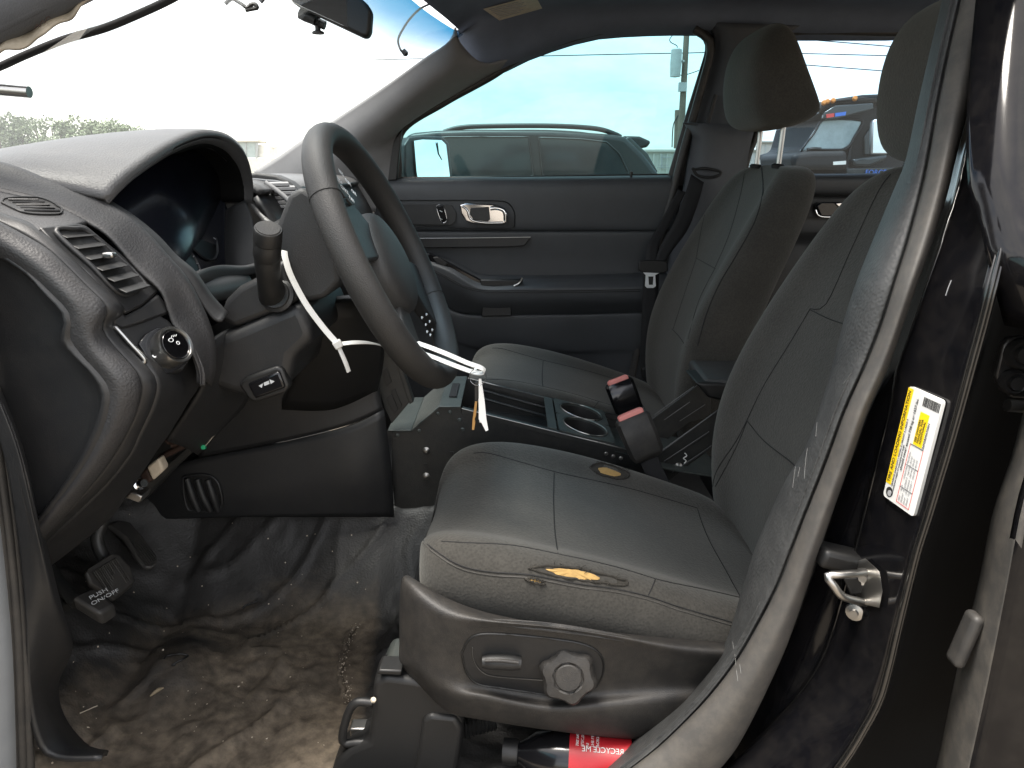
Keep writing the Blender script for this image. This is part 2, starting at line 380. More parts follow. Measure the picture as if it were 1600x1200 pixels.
def glass(name, tint, dirt_veil, gl=.06, band=None, veilcol=(.75, .8, .8)):
    m = bpy.data.materials.new(name); m.use_nodes = True; t = m.node_tree; t.nodes.clear(); N = t.nodes.new; L = t.links.new
    o = N("ShaderNodeOutputMaterial"); tr = N("ShaderNodeBsdfTransparent"); tr.inputs[0].default_value = (*tint, 1)
    df = N("ShaderNodeBsdfDiffuse"); df.inputs[0].default_value = (*veilcol, 1); tl = N("ShaderNodeBsdfTranslucent"); tl.inputs[0].default_value = (*veilcol, 1)
    a = N("ShaderNodeMixShader"); a.inputs[0].default_value = .5; L(df.outputs[0], a.inputs[1]); L(tl.outputs[0], a.inputs[2])
    n = N("ShaderNodeTexNoise"); n.inputs['Scale'].default_value = 4; n.inputs['Detail'].default_value = 10; n.inputs['Roughness'].default_value = .7
    g = N("ShaderNodeNewGeometry"); L(g.outputs['Position'], n.inputs['Vector'])
    mr = N("ShaderNodeMapRange"); mr.inputs['From Min'].default_value = .3; mr.inputs['From Max'].default_value = .7; mr.inputs['To Min'].default_value = dirt_veil * .6; mr.inputs['To Max'].default_value = dirt_veil * 1.4; L(n.outputs['Fac'], mr.inputs[0])
    mx = N("ShaderNodeMixShader"); L(mr.outputs[0], mx.inputs[0]); L(tr.outputs[0], mx.inputs[1]); L(a.outputs[0], mx.inputs[2])
    gs = N("ShaderNodeBsdfGlossy"); gs.inputs['Roughness'].default_value = .02
    fr = N("ShaderNodeFresnel"); fr.inputs[0].default_value = 1.3
    m2 = N("ShaderNodeMixShader"); L(fr.outputs[0], m2.inputs[0]); L(mx.outputs[0], m2.inputs[1]); L(gs.outputs[0], m2.inputs[2]); L(m2.outputs[0], o.inputs[0])
    if band:   # the dyed strip along the top of a windscreen
        s = N("ShaderNodeSeparateXYZ"); L(g.outputs['Position'], s.inputs[0])
        k = N("ShaderNodeMapRange"); k.interpolation_type = 'SMOOTHSTEP'; k.inputs['From Min'].default_value = band[0]; k.inputs['From Max'].default_value = band[1]; L(s.outputs['Z'], k.inputs[0])
        mc = N("ShaderNodeMix"); mc.data_type = 'RGBA'; mc.inputs['A'].default_value = (*tint, 1); mc.inputs['B'].default_value = (*band[2], 1); L(k.outputs[0], mc.inputs['Factor']); L(mc.outputs['Result'], tr.inputs[0])
    return m
M['windscreen'] = glass('windscreen glass', (.93, .96, .96), .085, band=(1.43, 1.52, (.02, .17, .32)))  # dirt layer raised as a veil standing in for glare and haze
M['sideglass'] = glass('tinted door glass', (.30, .53, .58), .012)
M['rearglass'] = glass('rear door glass', (.40, .54, .66), .008)

# ================================================================== THE LOT
def flat_mat(name, c1, c2, scale, rough=.9, bump=.4, dist=.02):
    m = bpy.data.materials.new(name); m.use_nodes = True; t = m.node_tree; b = t.nodes['Principled BSDF']; N = t.nodes.new; L = t.links.new
    g = N("ShaderNodeNewGeometry"); n = N("ShaderNodeTexNoise"); n.inputs['Scale'].default_value = scale; n.inputs['Detail'].default_value = 12; n.inputs['Roughness'].default_value = .7; L(g.outputs['Position'], n.inputs['Vector'])
    r = N("ShaderNodeValToRGB"); r.color_ramp.elements[0].position = .35; r.color_ramp.elements[0].color = (*c1, 1); r.color_ramp.elements[1].position = .65; r.color_ramp.elements[1].color = (*c2, 1)
    L(n.outputs['Fac'], r.inputs[0]); L(r.outputs[0], b.inputs['Base Color']); b.inputs['Roughness'].default_value = rough
    bp = N("ShaderNodeBump"); bp.inputs['Strength'].default_value = bump; bp.inputs['Distance'].default_value = dist; L(n.outputs['Fac'], bp.inputs['Height']); L(bp.outputs[0], b.inputs['Normal'])
    return m
GZ = -.12
M['gravel'] = flat_mat('brown gravel', (.12, .10, .078), (.22, .19, .15), 6)
tag(mk('ground', [(-700, -400, GZ), (700, -400, GZ), (700, 900, GZ), (-700, 900, GZ)], [(0, 1, 2, 3)], M['gravel'], smooth=False), 'brown gravel ground of the vehicle lot', 'ground', kind='structure')

# ================================================================== CAR BODY
CY = 1.41     # the car's centre line
def mir(p): return Vector((p.x, 2 * CY - p.y, p.z))
car = empty('suv_shell', (.3, CY, GZ), 'black body of the sport utility vehicle around the front seats, seen through its open door', 'car')

# headliner
def W(x, y, z): return Vector((x, y, z))
rail = PL([(720, 118), (767, 108), (823, 80), (900, 53), (960, 42), (1085, 38), (1200, 46), (1260, 46), (1400, 46), (1560, 44)], 2.11) + [W(2.4, 2.11, 1.50)]
h1 = PL([(716, 60, 2.02), (760, 45, 2.03), (900, 12, 2.05), (1100, 4, 2.05), (1400, 10, 2.05)]) + [W(2.4, 2.04, 1.54)]
h2 = [P(713, 43, 1.97), P(760, 5, 1.92), W(.3, 1.85, 1.60), W(1.2, 1.85, 1.60), W(2.4, 1.85, 1.58)]
h3 = [W(-.25, 1.41, 1.565), W(-.1, 1.41, 1.60), W(.4, 1.41, 1.63), W(1.2, 1.41, 1.63), W(2.4, 1.41, 1.60)]
hl = patch('headliner', [[p + Vector((0, .05, -.02)) for p in rail], rail, h1, h2, h3, [mir(p) for p in h2], [mir(p) for p in h1], [mir(p) for p in rail], [mir(p) + Vector((0, -.05, -.02)) for p in rail]], M['head'], car, nu=40, nv=5, thick=.03)
# roof skin keeps the light out above
patch('roof_panel', [[W(-.05, .66, 1.555), W(.3, .64, 1.63), W(2.5, .64, 1.60)], [W(-.17, CY, 1.66), W(.3, CY, 1.72), W(2.5, CY, 1.68)], [W(-.05, 2.16, 1.555), W(.3, 2.18, 1.63), W(2.5, 2.18, 1.60)]], M['paint'], car, nu=20, nv=6, thick=.01)

# far windscreen pillar
a0 = PL([(713, 43, 1.97), (708, 58, 1.972), (692, 73, 1.975), (667, 88, 1.98), (593, 140, 1.99), (513, 193, 2.0), (470, 220, 2.01), (430, 248, 2.02), (396, 268, 2.03)])
a1 = PL([(722, 70, 2.01), (718, 88, 2.0), (702, 108, 2.0), (680, 124, 2.0), (618, 170, 2.0), (550, 222, 2.0), (515, 252, 2.0), (480, 282, 2.01), (440, 315, 2.02)])
a2 = PL([(760, 100, 2.07), (745, 112, 2.07), (725, 126, 2.07), (700, 142, 2.07), (650, 180, 2.07), (600, 222, 2.07), (580, 252, 2.06), (560, 290, 2.06), (540, 330, 2.06)])
a3 = PL([(815, 86, 2.13), (790, 104, 2.13), (765, 118, 2.13), (735, 135, 2.13), (690, 160, 2.13), (640, 190, 2.13), (625, 215, 2.13), (615, 270, 2.12), (610, 330, 2.12)])
apil = patch('windscreen_pillar_trim', [a0, a1, a2, a3], M['pillar'], car, nu=40, nv=6, thick=.006)
tube('windscreen_pillar_trim', PL([(-420, 210), (-200, 100), (0, 0), (150, -75), (400, -210)], .80), 1, M['pillardk'], car, res=14, flat=(.034, .03), n=30, up=(.5, 0, .85))
# torn liner strip hanging off the near pillar
st = PL([(-40, 92), (0, 79), (28, 74), (60, 56), (88, 36), (112, 22), (140, -4)], .80)
st2 = PL([(-40, 62), (0, 56), (22, 50), (55, 34), (80, 16), (105, 0), (128, -20)], .81)
patch('pillar_liner', [st, st2], M['sunstrip'], car, nu=30, nv=2, thick=.003, disp=lambda p: p + Vector((0, .003 * math.sin(p.x * 150), .001 * math.sin(p.x * 230))))
tube('pillar_edge', PL([(-60, 64), (0, 34), (60, 4), (130, -34)], .79), .010, M['pillardk'], car, res=12)
tube('pillar_liner_mark', PL([(54, 46), (58, 38), (62, 42), (66, 32), (70, 36), (74, 26), (79, 28)], .794), .0004, M['brown'], car, res=5)

# windscreen
def wl(t, s):      # t 0 at header .. 1 at cowl, s -1..1 across
    e0, e1 = P(690, 75, 1.98), P(430, 250, 2.02); sl = (e1 - e0)
    e = e0 - sl * .12 + sl * 1.6 * t
    c = Vector((e.x - .10 - .12 * t, CY, e.z + .012))
    return Vector((c.x + (e.x - c.x) * s * s, CY + (e.y + .015 - CY) * s, c.z + (e.z - c.z) * s * s))
rows = [[wl(t / 6, -1 + i / 8) for i in range(17)] for t in range(7)]
patch('windscreen', rows, M['windscreen'], car, nu=24, nv=2, thick=0)
# cowl, wipers side
patch('cowl', [[W(-1.05, .72, 1.15), W(-1.22, CY, 1.165), W(-1.05, 2.1, 1.15)], [W(-1.5, .7, 1.13), W(-1.55, CY, 1.15), W(-1.5, 2.1, 1.13)]], M['black'], car, nu=16, nv=2, thick=.01)
patch('bonnet', [[W(-1.35, .66, 1.08), W(-1.4, CY, 1.125), W(-1.35, 2.16, 1.08)], [W(-2.0, .68, 1.04), W(-2.0, CY, 1.09), W(-2.0, 2.14, 1.04)], [W(-2.5, .8, .92), W(-2.55, CY, .98), W(-2.5, 2.0, .92)]], M['paint'], car, nu=16, nv=5, thick=.01)

# far centre pillar
u0 = PL([(1104, 36), (1116, 60), (1112, 90), (1100, 135), (1086, 180), (1078, 205)], 2.13)
u1 = PL([(1150, 36), (1150, 60), (1146, 90), (1138, 135), (1128, 180), (1120, 205)], 2.08)
u2 = PL([(1250, 40), (1222, 62), (1216, 90), (1205, 135), (1190, 180), (1180, 205)], 2.10)
patch('pillar_trim', [u0, u1, u2], M['pillardk'], car, nu=20, nv=6, thick=.006)
l0 = PL([(1068, 193), (1078, 205), (1080, 225), (1074, 250), (1066, 300), (1050, 380), (1030, 480), (1005, 600), (990, 700)], 2.10)
l1 = PL([(1100, 194), (1108, 208), (1106, 228), (1100, 250), (1095, 300), (1085, 380), (1065, 480), (1045, 600), (1035, 700)], 2.04)
l2 = PL([(1180, 198), (1178, 210), (1172, 228), (1168, 250), (1162, 300), (1150, 380), (1140, 480), (1120, 600), (1110, 700)], 2.06)
patch('pillar_trim', [l0, l1, l2], M['pillardk'], car, nu=24, nv=5, thick=.006)
slab('pillar_core', PL([(1100, 40), (1240, 40), (1222, 66), (1214, 110), (1182, 206), (1166, 250), (1150, 330), (1010, 330), (1052, 262), (1078, 190), (1100, 118), (1112, 84)], 2.152), M['black'], car, depth=.01, bev=0)
tube('pillar_trim_edge', PL([(1067, 193), (1110, 195), (1178, 198)], 2.05), .003, M['pillardk'], car, res=6)
tube('door_seal', PL([(1085, 46), (1108, 62), (1110, 84), (1098, 130), (1084, 180), (1064, 250), (1046, 320), (1018, 420), (1000, 520), (985, 600)], 2.10), .011, M['rubber'], car, res=10, n=40)
tube('belt_guide', PL([(1082, 262), (1085, 265), (1100, 263), (1122, 267), (1126, 272), (1110, 277), (1090, 274)], 2.02), .004, M['black'], car, res=8, closed=True)
tube('belt_height_slot', PL([(1118, 148), (1112, 170), (1106, 192)], 2.07), .006, M['black'], car, res=8)

# rest of the shell so that no light leaks in
mk('quarter_panel', [W(1.35, 2.14, .3), W(2.45, 2.14, .3), W(2.45, 2.14, 1.6), W(1.35, 2.14, 1.6)], [(0, 1, 2, 3)], M['pillardk'], car, solid=.02)
mk('tailgate_panel', [W(2.45, .62, .3), W(2.45, 2.2, .3), W(2.45, 2.2, 1.15), W(2.45, .62, 1.15)], [(0, 1, 2, 3)], M['pillardk'], car, solid=.02)
mk('cargo_floor', [W(.45, .68, .38), W(2.45, .68, .38), W(2.45, 2.15, .38), W(.45, 2.15, .38)], [(0, 1, 2, 3)], M['black'], car, solid=.02)
mk('firewall', [W(-1.3, .66, .2), W(-1.3, 2.16, .2), W(-1.1, 2.16, 1.13), W(-1.1, .66, 1.13)], [(0, 1, 2, 3)], M['black'], car, solid=.02)
mk('underbody', [W(-2.3, .68, .16), W(2.4, .68, .16), W(2.4, 2.14, .16), W(-2.3, 2.14, .16)], [(0, 1, 2, 3)], M['black'], car, solid=.02)
mk('footwell_floor', [W(-1.2, 1.5, .40), W(.5, 1.5, .40), W(.5, 2.13, .40), W(-1.2, 2.13, .40)], [(0, 1, 2, 3)], M['black'], car, solid=.02)

# near centre pillar, traced strip by strip
def curve(t, Y): return [P(x, y, Y + .00032 * max(0, 420 - y)) for y, x in t]      # the body leans in above the belt line
cL1 = [(-60, 1485), (0, 1472), (80, 1453), (167, 1433), (250, 1415), (300, 1395), (377, 1363), (443, 1337), (507, 1317), (573, 1300), (640, 1280), (700, 1258), (750, 1228), (810, 1200), (860, 1179), (920, 1160), (1000, 1135), (1047, 1108), (1097, 1065), (1150, 1000), (1187, 955), (1260, 850)]
cL2 = [(-60, 1500), (0, 1487), (80, 1469), (167, 1450), (250, 1430), (300, 1415), (377, 1388), (443, 1366), (507, 1348), (573, 1328), (640, 1303), (700, 1280), (750, 1260), (810, 1236), (860, 1213), (920, 1190), (1000, 1158), (1047, 1130), (1097, 1088), (1150, 1030), (1187, 985), (1260, 885)]
cL3 = [(-60, 1514), (0, 1500), (80, 1482), (167, 1464), (250, 1449), (300, 1438), (377, 1417), (443, 1396), (507, 1376), (573, 1350), (640, 1320), (700, 1298), (750, 1279), (810, 1255), (860, 1236), (920, 1212), (1000, 1170), (1047, 1140), (1097, 1100), (1150, 1048), (1187, 1005), (1260, 905)]
cL4 = [(-60, 1563), (0, 1549), (80, 1533), (167, 1513), (250, 1492), (300, 1480), (377, 1457), (443, 1433), (507, 1411), (573, 1388), (640, 1357), (700, 1336), (750, 1318), (810, 1297), (860, 1280), (920, 1260), (1000, 1232), (1047, 1212), (1097, 1188), (1150, 1160), (1187, 1135), (1260, 1070)]
cM1 = [(-60, 1580), (0, 1566), (80, 1550), (167, 1530), (250, 1508), (300, 1496), (377, 1473), (443, 1450), (507, 1428), (573, 1405), (640, 1392), (700, 1377), (750, 1365), (810, 1350), (860, 1337), (920, 1321), (1000, 1297), (1047, 1276), (1097, 1240), (1150, 1190), (1187, 1153), (1260, 1075)]
cM2 = [(-60, 1607), (0, 1600), (80, 1594), (167, 1588), (250, 1582), (300, 1578), (377, 1568), (443, 1552), (507, 1536), (573, 1518), (640, 1500), (700, 1483), (750, 1468), (810, 1450), (860, 1434), (920, 1419), (1000, 1400), (1047, 1389), (1097, 1374), (1150, 1345), (1187, 1322), (1260, 1268)]
trimb = patch('pillar_trim', [curve([(y, x + 8) for y, x in cL1], .80), curve(cL1, .765), curve(cL2, .715), curve([(y, x - 5) for y, x in cL3], .700), curve(cL3, .705)], M['bpillar'], car, nu=70, nv=4, thick=.008)
trimb['label'] = 'scuffed grained grey trim on the near door pillar'
seal = patch('door_seal', [curve([(y, x + 1) for y, x in cL3], .715), curve([(y, x + 5) for y, x in cL3], .690), curve([(y, (a[1] + x) / 2 + 6) for (y, x), a in zip(cL3, cL4)], .672), curve([(y, x - 3) for y, x in cL4], .680), curve([(y, x + 1) for y, x in cL4], .70)], M['dustrub'], car, nu=70, nv=4, thick=.006)
mid12 = [(y, x * .45 + b[1] * .55) for (y, x), b in zip(cM1, cM2)]
pil = patch('pillar_panel', [curve(cL4, .735), curve([(y, (x + a[1]) / 2) for (y, x), a in zip(cL4, cM1)], .712), curve([(y, x - 4) for y, x in cM1], .700), curve([(y, x + 3) for y, x in cM1], .688), curve(mid12, .640), curve([(y, x - 9) for y, x in cM2], .608)], M['paint'], car, nu=70, nv=4, thick=.01)
tube('panel_bead', curve(cM1, .693), .0016, M['paintd'], car, res=6, n=70)
flange = patch('pillar_flange', [curve([(y, x - 10) for y, x in cM2], .609), curve([(y, x - 3) for y, x in cM2], .598), curve([(y, x + 5) for y, x in cM2], .602), curve([(y, x + 9) for y, x in cM2], .63)], M['paintd'], car, nu=60, nv=3, thick=.006)
patch('door_gap', [curve([(y, x + 7) for y, x in cM2], .632), curve([(y, x + 30) for y, x in cM2], .70), curve([(y, x + 160) for y, x in cM2], .74)], M['void'], car, nu=60, nv=3, thick=.006)

for pts in ([(1277, 660), (1276, 672), (1275, 682)], [(1262, 700), (1259, 722), (1257, 748)], [(1246, 716), (1242, 738), (1239, 762)], [(1250, 730), (1247, 745)], [(1318, 600), (1324, 592), (1330, 583)]):
    d = drape(pts, [trimb], .0003, n=8); tube('scratch', d, .00028, M['scuff'], trimb, res=4, n=8)
for pts in ([(1145, 1003), (1149, 1030), (1153, 1064)], [(1156, 1038), (1158, 1052)]):
    d = drape(pts, [trimb, seal], .0003, n=8); tube('scratch', d, .00028, M['scuff'], trimb, res=4, n=8)
d = drape([(1478, 462), (1482, 450), (1487, 438)], [pil], .0003, n=6); tube('scratch', d, .0004, M['grayink'], pil, res=4, n=6)
tp_ = [hit(x, y, [pil], .001) for x, y in ((1372, 590), (1398, 596), (1380, 660), (1360, 735), (1340, 712), (1352, 660))]
if all(tp_): mk('tape_patch', tp_, [tuple(range(6))], M['valance'], pil, solid=.0008)

# near sill and kick panel
kick = patch('kick_panel', [PL([(-40, 600, .655), (0, 690, .655), (22, 800, .66), (38, 940, .668), (48, 1080, .675), (62, 1150, .675), (85, 1180, .675), (160, 1180, .675)]), PL([(-20, 600, .652), (18, 690, .652), (44, 800, .656), (64, 920, .67), (66, 1060, .70), (80, 1120, .71), (110, 1162, .71), (163, 1175, .71)]), PL([(-8, 600, .66), (30, 700, .66), (58, 820, .665), (88, 940, .69), (108, 1010, .75), (84, 1068, .77), (94, 1120, .78), (132, 1162, .78), (168, 1172, .78)]), PL([(0, 600, .72), (38, 700, .72), (66, 820, .74), (95, 940, .77), (114, 1010, .80), (92, 1068, .80), (102, 1120, .80), (138, 1164, .80), (170, 1174, .80)])], M['dashdark'], car, nu=50, nv=5, thick=.006)
for k, dx in enumerate((0, 13, 24)):
    tube('door_seal', PL([(-110 + dx, 150), (-72 + dx, 380), (-42 + dx, 560), (-18 + dx, 700), (2 + dx, 850), (14 + dx, 1000), (22 + dx, 1200), (26 + dx, 1260)], .665 + .006 * k), .0055, M['rubber'], car, res=8, n=30)
patch('hinge_pillar_panel', [PL([(-260, 130), (-190, 500), (-150, 800), (-110, 1260)], .60), PL([(-130, 130), (-60, 500), (-22, 750), (4, 1000), (14, 1260)], .645), PL([(-100, 130), (-36, 500), (-2, 750), (26, 1000), (34, 1260)], .70)], M['jamb'], car, nu=20, nv=4, thick=.006)
patch('sill_trim', [[W(-1.0, .66, .375), W(.2, .66, .375), W(1.2, .66, .375)], [W(-1.0, .70, .43), W(.2, .70, .425), W(1.2, .70, .42)], [W(-1.0, .755, .405), W(.2, .755, .40), W(1.2, .755, .40)]], M['black'], car, nu=20, nv=4, thick=.006)
mk('sill_panel', [W(-1.0, .62, .16), W(1.3, .62, .16), W(1.3, .61, .36), W(-1.0, .61, .36), W(-1.0, .67, .38), W(1.3, .67, .38)], [(0, 1, 2, 3), (3, 2, 5, 4)], M['paint'], car, bev=.01)

# striker and its rubber stop
hb = P(1312, 872, .69)
sk = box('striker_stop', hb, (.052, .03, .022), M['black'], car, rot=(0, .25, 0), bev=.006, seg=3)
plate = slab('striker_plate', [hit(x, y, [pil], .004) for x, y in ((1340, 884), (1362, 877), (1380, 893), (1385, 925), (1380, 950), (1350, 944), (1334, 900))], M['steel'], car, depth=.006, bev=.001)
lp = PL([(1366, 893, .668), (1340, 896, .655), (1312, 898, .650), (1293, 900, .650), (1302, 914, .646), (1317, 932, .646), (1345, 940, .652), (1372, 946, .667)])
tube('striker_loop', lp, .0042, M['steel'], car, res=10, n=40)
slab('striker_shield', PL([(1318, 903), (1352, 905), (1362, 925), (1330, 930)], .66), M['black'], car, depth=.004, bev=.001)
for px, py in ((1357, 903), (1343, 958)):
    lathe('bolt', [(.0, .004), (.004, .004), (.0045, .0), (.009, -.001), (.0095, -.004)], hit(px, py, [pil], .006), (-.6, -.8, .1), M['steel'], car, n=16)
# warning sticker on the far sun visor / header
wl4 = [P(755, 11, 1.86), P(838, -8, 1.86), P(847, 12, 1.93), P(782, 31, 1.93)]

# tyre placard
top_l, top_r, bot_r, bot_l = (1425.6, 602.8), (1478.7, 626), (1432, 809.7), (1384.4, 773)
def lab(u, v, lift=.0010):      # u across the short edge (0 yellow side), v up the long edge
    x = (bot_l[0] * (1 - u) + bot_r[0] * u) * (1 - v) + (top_l[0] * (1 - u) + top_r[0] * u) * v
    y = (bot_l[1] * (1 - u) + bot_r[1] * u) * (1 - v) + (top_l[1] * (1 - u) + top_r[1] * u) * v
    return P(x, y, Yl) if False else hit(x, y, [pil], lift)
la, lb_, lc_, ld = lab(0, 0), lab(1, 0), lab(0, 1), lab(1, 1)
ex = ((lc_ - la) + (ld - lb_)) * .5; ey = ((lb_ - la) + (ld - lc_)) * .5     # ex along text, ey downwards across lines
lo = (la + lb_ + lc_ + ld) / 4; LNG, SHT = ex.length, ey.length
ez = ex.cross(ey).normalized()
if ez.dot(CAM - lo) < 0: ez = -ez
ex.normalize(); ey = (ey - ex * ey.dot(ex)).normalized()
def LB(v, u, h=0): return lo + ex * ((v - .5) * LNG) + ey * ((u - .5) * SHT) + ez * (.0022 + h)
plc = empty('tyre_placard', lo, 'white and yellow tire and loading information sticker on the glossy black door pillar', 'sticker')
def lquad(name, v0, u0, v1, u1, m, h, th=.0004):
    return slab(name, [LB(v0, u0, h), LB(v1, u0, h), LB(v1, u1, h), LB(v0, u1, h)], m, plc, depth=th, bev=0, dirv=-ez)
rc = []
for (v, u, a0_) in ((.03, .08, 180), (.97, .08, 270), (.97, .92, 0), (.03, .92, 90)):
    for k in range(4):
        a = math.radians(a0_ + 30 * k); rc.append(LB(v + .03 * math.cos(a), u + .08 * math.sin(a)))
slab('sticker_sheet', rc, M['paper'], plc, depth=.003, bev=0, dirv=-ez)
lquad('title_band', .13, .0, .985, .16, M['yellow'], .0003)
lquad('manual_box', .56, .50, .84, .76, M['yellow'], .0003)
lathe('tyre_icon', [(.0, .0003), (.105 * SHT, .0003), (.105 * SHT, 0)], LB(.065, .17, .0), ez, M['ink'], plc, n=20)
lathe('tyre_icon_rim', [(.0, .0007), (.06 * SHT, .0007), (.06 * SHT, 0)], LB(.058, .19, .0), ez, M['grayink'], plc, n=16)
random.seed(3)
k = 0; v = .865
pos = .50
while pos < .98:
    wd = random.choice((.008, .012, .02)); lquad('barcode_bar', .89, pos, .965, pos + wd, M['ink'], .0003); pos += wd + random.choice((.010, .014))
for nm, s, size, v, u, m in (('title_text', 'TIRE AND LOADING INFORMATION', .0068, .145, .08, M['ink']),
        ('print', 'SEATING CAPACITY | TOTAL 5 | FRONT 2 | REAR 3', .0036, .13, .205, M['ink']),
        ('print', 'The combined weight of occupants and cargo', .0034, .05, .27, M['ink']), ('print', 'should never exceed 738 kg or 1627 lbs.', .0052, .30, .345, M['ink']),
        ('print', 'SEE OWNERS', .0044, .585, .555, M['ink']), ('print', 'MANUAL FOR', .0044, .585, .625, M['ink']), ('print', 'ADDITIONAL', .0044, .585, .695, M['ink']), ('print', 'INFORMATION', .0044, .56, .81, M['ink']),
        ('print', 'TIRE       SIZE        COLD TIRE PRESSURE', .0034, .05, .50, M['grayink']), ('print', 'FRONT   P245/55R18   240 KPA, 35 PSI', .0034, .05, .58, M['grayink']),
        ('print', 'REAR     P245/55R18   240 KPA, 35 PSI', .0034, .05, .66, M['grayink']), ('print', 'SPARE   T165/70D17   420 KPA, 60 PSI', .0034, .05, .74, M['grayink'])):
    text(nm, s, size * LNG / .135, LB(v, u, .0006), ex, -ey if (ex.cross(-ey)).dot(ez) > 0 else ey, m, plc, ext=.0001)
for v0, v1, u in ((.03, .55, .43), (.03, .55, .82)): lquad('table_rule', v0, u, v1, u + .008, M['redink'], .0004)
for v in (.03, .17, .37, .55): lquad('table_rule', v, .43, v + .003, .82, M['redink'] if v in (.03,) else M['ink'], .0004)

patch('wing_panel', [[W(-.90, .60, .25), W(-.92, .585, .7), W(-.95, .60, 1.0), W(-1.0, .66, 1.12)], [W(-1.6, .60, .35), W(-1.6, .575, .7), W(-1.6, .60, .98), W(-1.6, .68, 1.06)], [W(-2.4, .70, .35), W(-2.42, .68, .7), W(-2.4, .72, .85), W(-2.35, .82, .92)]], M['paint'], car, nu=20, nv=5, thick=.008)
# ---- near rear door (closed) at the right edge
rdr = empty('hinged_door', (.9, .58, GZ), 'glossy black closed rear door at the right edge beside the near pillar, reflecting the gravel', 'car door')
cR0 = [(400, 1690), (560, 1640), (640, 1606), (720, 1584), (800, 1557), (917, 1533), (1050, 1500), (1193, 1470), (1270, 1450)]
cR1 = [(400, 1716), (560, 1662), (640, 1640), (720, 1618), (800, 1595), (917, 1573), (1050, 1547), (1193, 1516), (1270, 1498)]
patch('door_edge', [curve([(y, x - 6) for y, x in cR0], .65), curve(cR0, .615), curve([(y, (x + b[1]) / 2) for (y, x), b in zip(cR0, cR1)], .586), curve(cR1, .565)], M['edge'], rdr, nu=30, nv=4, thick=.006)
e1 = curve(cR1, .565)
patch('door_skin', [e1, [p + Vector((.12, -.018, 0)) for p in e1], [p + Vector((.5, -.03, 0)) for p in e1], [p + Vector((1.0, -.01, 0)) for p in e1]], M['paint'], rdr, nu=30, nv=6, thick=.01)
ef = curve([(-60, 1592), (60, 1582), (180, 1576), (290, 1580), (340, 1596), (420, 1616), (520, 1640)], .585)
patch('window_frame', [[p + Vector((-.018, .03, 0)) for p in ef], ef, [p + Vector((.05, -.008, 0)) for p in ef]], M['paint'], rdr, nu=20, nv=4, thick=.01)
patch('window_glass', [[p + Vector((.045, .004, 0)) for p in ef], [p + Vector((.4, 0, 0)) for p in ef], [p + Vector((.95, .01, 0)) for p in ef]], M['suvglass0'], rdr, nu=16, nv=3, thick=.004)
box('edge_stop', P(1508, 998, .598), (.012, .02, .058), M['rubber'], rdr, rot=(0, .2, 0), bev=.0055, seg=4)
hp = PL([(1561, 600), (1556, 588), (1568, 540), (1578, 528), (1640, 522), (1640, 625), (1582, 622)], .672)
slab('hinge_leaf', hp, M['hinge'], rdr, depth=.008, bev=.002)
for px, py, r in ((1582, 597, .0125), (1596, 553, .0155)):
    lathe('bolt', [(0, .010), (r * .5, .010), (r * .55, .004), (r * .8, .006), (r, .001), (r, -.004)], P(px, py, .668), (-.15, -1, .1), M['hinge'], rdr, n=18)
tube('hinge_pin', PL([(1574, 633), (1620, 637)], .655), .006, M['steel'], rdr, res=10)

# ---- open driver door, swung out to the left of the viewer
od = empty('hinged_door', (-.80, .58, GZ), 'open front door swung out towards the viewer, charcoal inner trim and glossy black skin', 'car door')
dd = Vector((.30, -.954, 0)); dn = Vector((.954, .30, 0)); o_ = Vector((-.80, .58, 0))
def DP(u, z, k=0): return o_ + dd * u + dn * k + Vector((0, 0, z))
slab('skin', [DP(0, .28), DP(1.05, .28), DP(1.1, .6), DP(1.08, 1.14), DP(0, 1.14)], M['paint'], od, depth=.05, bev=.01, dirv=dn)
slab('inner_trim', [DP(.04, .36, .05), DP(1.0, .36, .05), DP(1.04, .6, .05), DP(1.03, 1.12, .05), DP(.06, 1.12, .05)], M['soft'], od, depth=.05, bev=.015, dirv=dn)
slab('armrest', [DP(.25, .80, .10), DP(.95, .80, .10), DP(.95, .88, .10), DP(.25, .86, .10)], M['soft'], od, depth=.06, bev=.015, dirv=dn)
tube('window_frame', [DP(.02, 1.14, .03), DP(.35, 1.36, .03), DP(.65, 1.52, .03), DP(.98, 1.54, .03), DP(1.08, 1.14, .03)], .018, M['paint'], od, res=8, n=40)
gpt = [DP(.05, 1.13, .03), DP(.35, 1.35, .03), DP(.65, 1.51, .03), DP(.97, 1.53, .03), DP(1.07, 1.13, .03)]
mk('window_glass', gpt, [tuple(range(5))], M['sideglass'], od, smooth=False)

# ================================================================== FLOOR
from mathutils import noise as mn
def floor_z(x, y):
    z = .395
    t = max(0, (y - 1.13) / .17); z += .16 * min(1, t) ** 1.7 * (1 if x > -.95 else 1)
    if x < -.62: z += min(.34, (-.62 - x) * .75)
    # dead pedal swell and folds in the vinyl
    z += .03 * math.exp(-(((x + .56) / .05) ** 2 + ((y - 1.03) / .10) ** 2))
    z += .016 * mn.noise(Vector((x * 7, y * 7, 1))) + .005 * mn.noise(Vector((x * 18 + y * 7, y * 16, 3))) + .0012 * mn.noise(Vector((x * 60, y * 55, 8)))
    r = abs(mn.noise(Vector((x * 5 + 2, y * 11 - x * 6, 5)))); z += .010 * max(0, .12 - r) / .12
    r2 = abs(mn.noise(Vector((x * 9 - 4, y * 16 + x * 5, 9)))); z += .005 * max(0, .10 - r2) / .10
    r3 = abs(mn.noise(Vector((x * 21 + y * 12, y * 26, 14)))); z += .0015 * max(0, .12 - r3) / .12
    if y < .80: z -= .02 * (.80 - y) / .1
    return z
fr = [[Vector((-1.15 + i * .0075, .735 + j * .0075, floor_z(-1.15 + i * .0075, .735 + j * .0075))) for i in range(250)] for j in range(80)]
